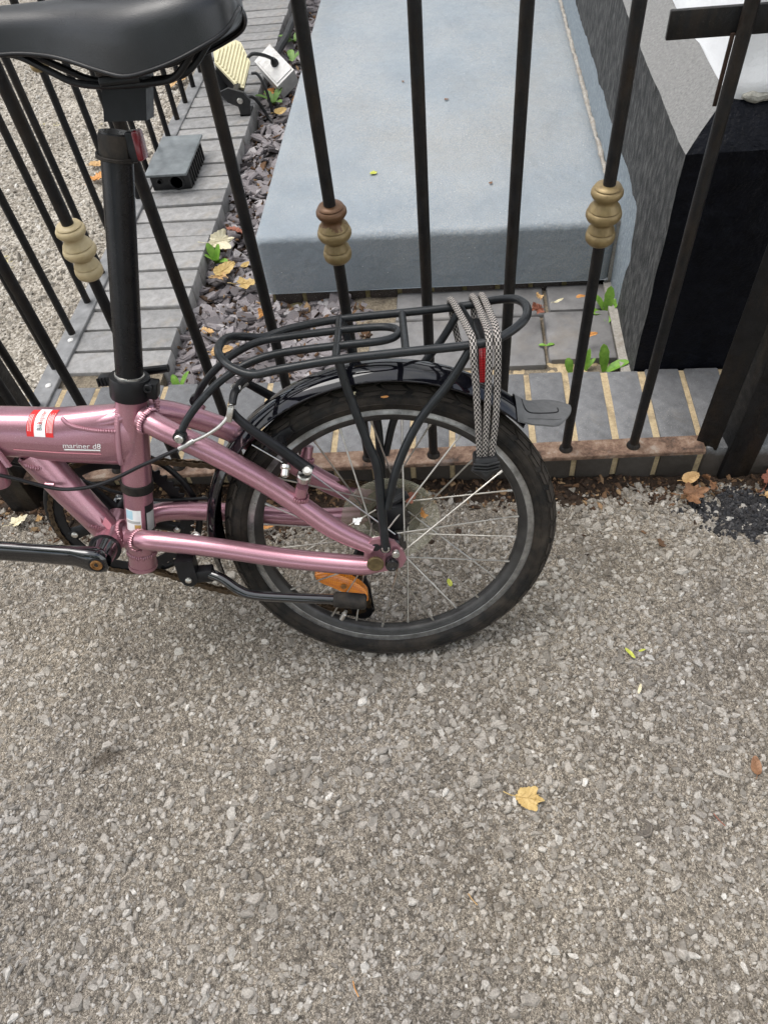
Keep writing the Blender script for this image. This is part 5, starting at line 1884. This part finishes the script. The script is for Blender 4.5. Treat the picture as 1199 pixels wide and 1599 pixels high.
# ================================================================ leaves and weeds
def leaf_outline(kind, n=44):
    pts = []
    for k in range(n):
        t = 2 * PI * k / n
        if kind == 'oval':
            x = math.cos(t); y = .52 * math.sin(t) * (1 - .25 * x)
        elif kind == 'lobed':
            kp = [(0, .98), (.35, .62), (.62, .55), (.95, .92), (1.35, .70), (1.9, .62), (2.4, .74), (2.8, .66), (3.2, .80), (3.6, .66), (4.1, .64), (4.6, .68), (5.05, .80), (5.4, .98), (5.75, .60), (6.05, .66), (6.2832, .98)]
            rr = float(np.interp(t, [k_[0] for k_ in kp], [k_[1] for k_ in kp])) + .03 * math.sin(17 * t)
            x, y = rr * math.cos(t), rr * math.sin(t) * .92
        elif kind == 'narrow':
            x = math.cos(t); y = .26 * math.sin(t)
        else:   # torn
            rr = .75 + .18 * math.sin(3 * t + 1) + .12 * math.sin(7 * t)
            x, y = rr * math.cos(t), rr * .75 * math.sin(t)
        pts.append((x, y))
    return pts
def leaf_mesh(kind, size, curl, seed, rings=4):
    g_ = random.Random(seed)
    out = leaf_outline(kind)
    n = len(out)
    mb = MB()
    ph = g_.uniform(0, 6)
    vs = [(0, 0, 0)]
    for r_ in range(1, rings + 1):
        f = r_ / rings
        for k, (x, y) in enumerate(out):
            X, Y = x * f, y * f
            z = curl * (.55 * Y * Y + .35 * X * X * math.cos(ph)) + .05 * math.sin(5 * X + ph) * f + .07 * f * f * math.sin(k * 1.9 + ph) * abs(curl) + .05 * abs(Y)
            vs.append((X * size, Y * size, z * size))
    fs = [(0, 1 + k, 1 + (k + 1) % n) for k in range(n)]
    for r_ in range(rings - 1):
        for k in range(n):
            a, b = 1 + r_ * n + k, 1 + r_ * n + (k + 1) % n
            fs.append((a, a + n, b + n, b))
    mb.add(vs, fs)
    # the leaf's underside, a hair below, so that it has thickness
    mb.add([(x, y, z - .0005) for x, y, z in vs], [tuple(reversed(f)) for f in fs])
    m_ = len(vs)
    for k in range(n):
        a, b = 1 + (rings - 1) * n + k, 1 + (rings - 1) * n + (k + 1) % n
        mb.f.append((a, b, b + m_, a + m_)); mb.mi.append(0)
    return mb, vs
def leaf(name, loc, size, kind, mat, label, curl=.5, rz=0.0, tilt=(0, 0), stem=True, seed=None):
    seed = seed if seed is not None else int(abs(loc[0] * 1000 + loc[1] * 777))
    mb, vs = leaf_mesh(kind, size, curl, seed)
    root = empty(name, loc)
    root.rotation_euler = (tilt[0], tilt[1], rz)
    b = mb.build('blade', MT[mat], root, angle=80)
    zmin = min(v[2] for v in vs)
    b.location = (0, 0, .003 - min(0, zmin) * .7)
    # midrib and stalk
    mb = MB()
    x1 = max(v[0] for v in vs)
    mb.tube([(x1 * q, 0, .0004 + curl * .35 * q * q * x1 * .4) for q in (-.95, -.5, 0, .5, .9)], size * .014 + .0002, 5)
    for q_ in (-.45, -.05, .35):
        for sg_ in (1, -1):
            mb.tube([(x1 * q_, 0, .0006), (x1 * (q_ + .28), sg_ * size * .30, .0008 + curl * .55 * .09 * size)], size * .008 + .00012, 4)
    if stem:
        mb.tube(catmull([(-x1 * .95, 0, .0005), (-x1 * 1.25, size * .06, .004), (-x1 * 1.5, size * .16, .002)], 4), size * .022 + .0002, 5)
    o = mb.build('midrib', MT[mat], root); o.location = b.location
    return tag(root, label, 'leaf')
PZ = GZ + .002
L_ = leaf
L_('leaf', (.627, -.523, PZ), .024, 'lobed', 'leaf_yellow', 'yellow lobed leaf lying alone on the grey pavement', .9, -.15, (.12, -.1), True)
L_('leaf', (.951, -.470, PZ), .014, 'oval', 'leaf_brown', 'small brown oval leaf on the pavement near the right edge', .4, 1.4)
L_('leaf', (.803, -.294, PZ), .011, 'narrow', 'leaf_lime', 'narrow yellow-green leaflet on the pavement right of the wheel', .3, 2.2, stem=False)
L_('leaf', (.822, -.289, PZ), .006, 'narrow', 'leaf_lime', 'tiny green leaf scrap beside the narrow yellow-green leaflet', .3, .3, stem=False)
L_('leaf', (.517, -.160, PZ), .008, 'oval', 'leaf_lime', 'small lime yellow leaf seen through the wheel spokes', .4, 1.9, stem=False)
L_('leaf', (.808, -.355, PZ), .009, 'narrow', 'leaf_cream', 'thin pale seed husk on the pavement below the leaflet', .4, 1.2, stem=False)
L_('leaf', (.172, -.042, PZ + .008), .020, 'narrow', 'leaf_orange', 'curled orange-brown leaf on the soil behind the front spokes', .9, .1)
L_('leaf', (.330, -.040, PZ + .006), .012, 'torn', 'leaf_red', 'small reddish leaf scrap on the ground behind the hub', .6, .7)
L_('leaf', (-.325, -.018, PZ + .006), .020, 'torn', 'leaf_cream', 'crumpled cream leaf on the ground by the corner post', .8, .6)
L_('leaf', (-.285, -.012, PZ + .006), .010, 'torn', 'leaf_tan', 'small tan leaf scrap next to the crumpled cream leaf', .8, 2.0, stem=False)
L_('leaf', (.958, .020, PZ + .015), .030, 'torn', 'leaf_brown', 'large crumpled brown leaf at the foot of the railing end', 1.1, .3, (.5, .2))
L_('leaf', (.985, .040, PZ + .020), .022, 'oval', 'leaf_brown', 'upright curled brown leaf leaning on the rail end', 1.2, 1.7, (.9, .3))
L_('leaf', (.955, .045, PZ + .030), .020, 'oval', 'leaf_tan', 'olive tan leaf tucked under the right end of the rail', .7, .5, (.4, .1))
L_('leaf', (1.100, .055, PZ + .015), .026, 'torn', 'leaf_red', 'reddish brown crumpled leaf behind the gate post', 1.1, 1.0, (.4, -.2))
L_('leaf', (1.100, .015, PZ + .012), .018, 'oval', 'leaf_tan', 'light tan curled leaf right of the gate post foot', .9, .2)
L_('leaf', (-.062, .830, -.005), .038, 'lobed', 'leaf_cream', 'large pale cream leaf standing over the weed on the slates', .7, .4, (.7, .1))
L_('leaf', (-.040, .895, -.018), .036, 'oval', 'leaf_red', 'dark reddish leaf behind the pale cream leaf', .6, 2.3, (.35, .2))
L_('leaf', (-.035, .728, -.022), .033, 'oval', 'leaf_yellow', 'golden tan leaf on the slates below the weed', .7, .9, (.3, 0))
L_('leaf', (-.046, .695, -.026), .028, 'torn', 'leaf_tan', 'pale brown leaf on the slates overlapping the golden one', .7, 2.6, (.2, .2))
L_('leaf', (.030, .668, -.025), .030, 'torn', 'leaf_yellow', 'broad mottled golden leaf at the corner of the slab', .4, .2, (.15, .1))
L_('leaf', (.014, .745, -.024), .016, 'oval', 'leaf_yellow', 'small yellow leaf next to the railing bar on the slates', .4, 1.2, (.1, .1))
L_('leaf', (.092, .536, -.020), .026, 'torn', 'leaf_orange', 'bright orange curled leaf on the slates beside a railing bar', 1.0, 1.4, (.6, .2))
L_('leaf', (-.03, .48, -.02), .024, 'oval', 'leaf_tan', 'tan leaf on the slates at the foot of the side wall', .8, 2.2, (.3, .2))
L_('leaf', (.015, .42, -.026), .026, 'oval', 'leaf_tan', 'tan leaf lying under the front loop of the rack', .5, .5, (.1, .1))
L_('leaf', (.708, .475, .010), .024, 'torn', 'leaf_red', 'curled rust brown leaf on the paving beside the rack end', 1.2, .9, (.5, .3))
L_('leaf', (.716, .525, .008), .013, 'torn', 'leaf_tan', 'small light tan leaf behind the curled rust brown one', .8, 1.7, (.4, 0))
L_('leaf', (.806, .515, .010), .010, 'oval', 'leaf_orange', 'little orange leaf on the paving left of the weed', .4, .2, stem=False)
L_('leaf', (.758, .505, .008), .013, 'narrow', 'leaf_cream', 'slim cream leaf on the paving by the slab', .5, .6)
L_('leaf', (.815, .385, .010), .012, 'oval', 'leaf_orange', 'small orange leaf behind the railing bar on the paving', .5, .4, stem=False)
L_('leaf', (.3457, .856, .1345), .011, 'lobed', 'leaf_lime', 'small yellow-green leaf lying on the grey-blue slab', .3, .5, stem=False)
L_('leaf', (-.585, 1.42, GZ + .004), .034, 'oval', 'leaf_tan', 'upper of two tan leaves on the gravel drive', .6, .3)
L_('leaf', (-.565, 1.33, GZ + .004), .034, 'torn', 'leaf_orange', 'lower of two leaves on the gravel drive, orange brown', .9, 1.1)
L_('leaf', (-.065, 1.73, -.02), .022, 'torn', 'leaf_orange', 'orange leaf under the grey connection box', .8, 1.0, (.5, 0))
L_('leaf', (.035, 1.62, -.01), .030, 'oval', 'leaf_orange', 'orange leaf wedged against the slab edge near the connection box', .8, 1.5, (.9, 0))
L_('leaf', (-.01, 1.58, -.02), .022, 'oval', 'leaf_yellow', 'yellow leaf on the slates below the connection box', .7, .6, (.5, 0))
L_('leaf', (-.46, 2.0, GZ + .004), .04, 'oval', 'leaf_tan', 'pale tan leaf on the drive beside the far railing bars', .5, .9)
# bits on the slab
for k, (x, y, s_) in enumerate(((.52, 1.22, .007), (.62, .78, .006), (.40, 1.35, .005))):
    L_('leaf', (x, y, .1345), s_, 'torn', 'leaf_brown', ('dark crumb of leaf on the middle of the slab', 'brown leaf speck near the front edge of the slab', 'tiny brown leaf speck on the left half of the slab')[k], .6, k, stem=False)

def weed(loc, specs, label, mat='weed', name='weed'):
    """specs: (length, width, azimuth, lean)"""
    root = empty(name, loc)
    for (L, W, az, lean) in specs:
        mb = MB(); pts = []; pts2 = []
        n = 9
        for i in range(n):
            t = i / (n - 1)
            wdt = W * (math.sin(PI * min(1, .08 + t * .92)) ** .7) * (.55 + .45 * t) * (1 + .10 * (i % 2))
            rad_ = L * (math.sin(lean) * t + .25 * t * t * math.sin(lean))
            hh = L * (math.cos(lean) * t - .35 * t * t * math.sin(lean))
            for q in (-1, -.5, 0, .5, 1):
                x = rad_; y = wdt * q; z = hh + abs(q) * wdt * .35
                pts.append((x * math.cos(az) - y * math.sin(az), x * math.sin(az) + y * math.cos(az), z))
        mb.grid(pts, n, 5)
        mb.grid([(x, y, z - .0006) for x, y, z in pts], n, 5)
        mb.build('leaf_blade', MT[mat], root, angle=80)
    return tag(root, label, 'weed')
weed((-.070, .785, -.040), [(.060, .013, 2.4, .35), (.055, .012, .9, .3), (.045, .011, -1.2, .6), (.035, .012, -.3, .9), (.05, .012, 3.6, .5)], 'bright green weed growing from the slates by the side wall')
weed((.868, .515, -.040), [(.072, .013, 1.4, .15), (.060, .012, 2.6, .5), (.055, .013, -1.7, .9), (.050, .012, -2.6, .8), (.055, .013, .3, .5), (.05, .012, 3.2, .9)], 'leafy green weed at the corner of plinth and paving')
weed((.838, .325, -.040), [(.070, .014, 1.9, .25), (.055, .014, .2, .85), (.030, .008, -1.5, .9)], 'two-leaved bright green weed behind the front wall')
weed((.770, .318, -.036), [(.042, .013, 2.2, .35)], 'single round green leaf sprouting left of the right railing bar')
weed((.800, .33, -.036), [(.055, .007, 1.2, .2), (.035, .006, .6, .6)], 'slim green shoot behind the right railing bar')
weed((.725, .395, -.02), [(.016, .005, .2, 1.2), (.014, .005, 3.0, 1.2)], 'tiny green seedling in the joint of the paving')
weed((-.060, .300, -.035), [(.060, .010, .6, .5), (.045, .010, 2.0, .5), (.040, .009, -.5, .9)], 'small green weed in the corner of the two walls')
weed((-.045, 1.665, -.03), [(.07, .016, 3.5, .7), (.06, .018, .8, .6), (.06, .014, 2.2, .8), (.05, .015, -.8, .9)], 'soft green weed in front of the grey connection box', 'weed_dark')
weed((-.035, 2.14, -.02), [(.06, .016, 3.3, .8), (.05, .016, 1.0, .8), (.05, .016, 4.4, .9)], 'pale green weed beside the black hose', 'weed_dark')
weed((-.02, 1.97, -.02), [(.06, .018, 0.3, .8), (.05, .016, 1.8, .8), (.05, .016, 4.9, .9)], 'green weed between hose and slab edge', 'weed_dark')

# twigs and pine needles on the pavement
def twig(loc, length, rz, label, mat='leaf_orange'):
    mb = MB(); mb.tube(catmull([(-length / 2, 0, 0), (0, length * .06, .001), (length / 2, 0, 0)], 4), .0007, 6)
    o = mb.build('twig', MT[mat]); o.location = loc; o.rotation_euler = (0, 0, rz)
    return tag(o, label, 'twig')
twig((.395, -.76, PZ), .022, 2.0, 'short orange pine needle near the bottom centre of the pavement')
twig((.545, -.655, PZ), .018, 2.3, 'thin tan needle below the yellow leaf', 'leaf_tan')
twig((.885, -.545, PZ), .020, 2.2, 'reddish needle on the pavement at the right', 'leaf_red')
tag_hole = MB()
tag_hole.lathe([(.0125, -.0005), (.0110, .0012), (.0095, .0012), (.0080, -.0010), (.0005, -.0014)], 24, caps=False)
o = tag_hole.build('stud', plain('worn_stud', (.10, .085, .07), .8, var=.5, vscale=300, bump=.5)); o.location = (.782, -.558, GZ); tag(o, 'small round dark stud set in the pavement', 'stud')

# scraps caught in the bicycle's wheel
def on_bike(a, b, w):
    p = BM @ Vector(V(a, b, w))
    return (p.x, p.y, p.z)
L_('leaf', on_bike(.030, .045, -.020), .014, 'torn', 'leaf_red', 'shred of dry brown leaf caught between the spokes above the hub', .9, .6, (.8, .2), False)
L_('leaf', on_bike(.046, .012, -.020), .011, 'torn', 'leaf_orange', 'second smaller leaf shred caught in the spokes right of the hub', .9, 1.6, (.9, .1), False)
L_('leaf', on_bike(-.042, .062, .054), .008, 'torn', 'st_white', 'white petal stuck on the near seat stay', .5, .5, (.6, 0), False)
L_('leaf', on_bike(-.030, .235, .021), .006, 'torn', 'leaf_cream', 'tiny cream leaf speck stuck on the tyre tread', .3, .5, (.9, 0), False)
L_('leaf', on_bike(.012, .228, .022), .005, 'narrow', 'leaf_orange', 'narrow orange leaf speck stuck on the tyre shoulder', .3, .1, (.9, 0), False)

# ================================================================ out of view: street trees the mudguard reflects, house front added to block low sky
fr = MB()
fr.box(-2.9, 5.2, 0, .3, -.2, 6.4)
hw = fr.build('unseen_house_front', MT['white']); hw.location = (0, 4.3, GZ)
tag(hw, 'unseen white house front added beyond the far end of the slab', 'house wall')
def street_tree(loc, h, rad, seed, label):
    g_ = np.random.default_rng(seed)
    root = empty('street_tree', loc)
    mb = MB(); mb.tube(catmull([(0, 0, 0), (.05, .03, h * .25), (-.04, .05, h * .5), (.05, 0, h * .8)], 5), [.20, .16, .13, .05], 12)
    for k in range(6):
        a = k * 1.05
        mb.tube(catmull([(0, 0, h * (.35 + .05 * k)), (rad * .3 * math.cos(a), rad * .3 * math.sin(a), h * (.5 + .05 * k)), (rad * .7 * math.cos(a), rad * .7 * math.sin(a), h * (.6 + .05 * k))], 4), [.07, .05, .02], 8)
    mb.build('trunk', plain('bark', (.11, .085, .065), .9, var=.4, bump=.6, bscale=60), root)
    n = 4200
    d = g_.normal(0, 1, (n, 3)); d /= np.linalg.norm(d, axis=1)[:, None]
    rr = g_.uniform(.35, 1, n) ** .5
    lump = 1 + .25 * np.sin(d[:, 0] * 5 + seed) * np.cos(d[:, 1] * 4) + .15 * np.sin(d[:, 2] * 9)
    c = d * (rr * lump)[:, None] * np.array((rad, rad, h * .40)) + np.array((0, 0, h * .62))
    s_ = g_.uniform(.08, .17, n)
    u = g_.normal(0, 1, (n, 3)); u /= np.linalg.norm(u, axis=1)[:, None]
    v = np.cross(u, g_.normal(0, 1, (n, 3))); v /= np.linalg.norm(v, axis=1)[:, None]
    Vv = np.stack([c - u * s_[:, None], c - v * s_[:, None] * .5, c + u * s_[:, None], c + v * s_[:, None] * .5], 1).reshape(-1, 3)
    o = raw_mesh('crown', Vv, np.arange(4 * n), np.arange(n) * 4, np.full(n, 4), MT['weed_dark'])
    o.parent = root
    return tag(root, label, 'tree')
street_tree((-3.2, -6.2, GZ), 7.0, 2.4, 1, 'leafy street tree across the road, left of three')
street_tree((.6, -7.0, GZ), 7.6, 2.6, 2, 'leafy street tree across the road, middle of three')
street_tree((4.4, -6.4, GZ), 6.8, 2.4, 3, 'leafy street tree across the road, right of three')
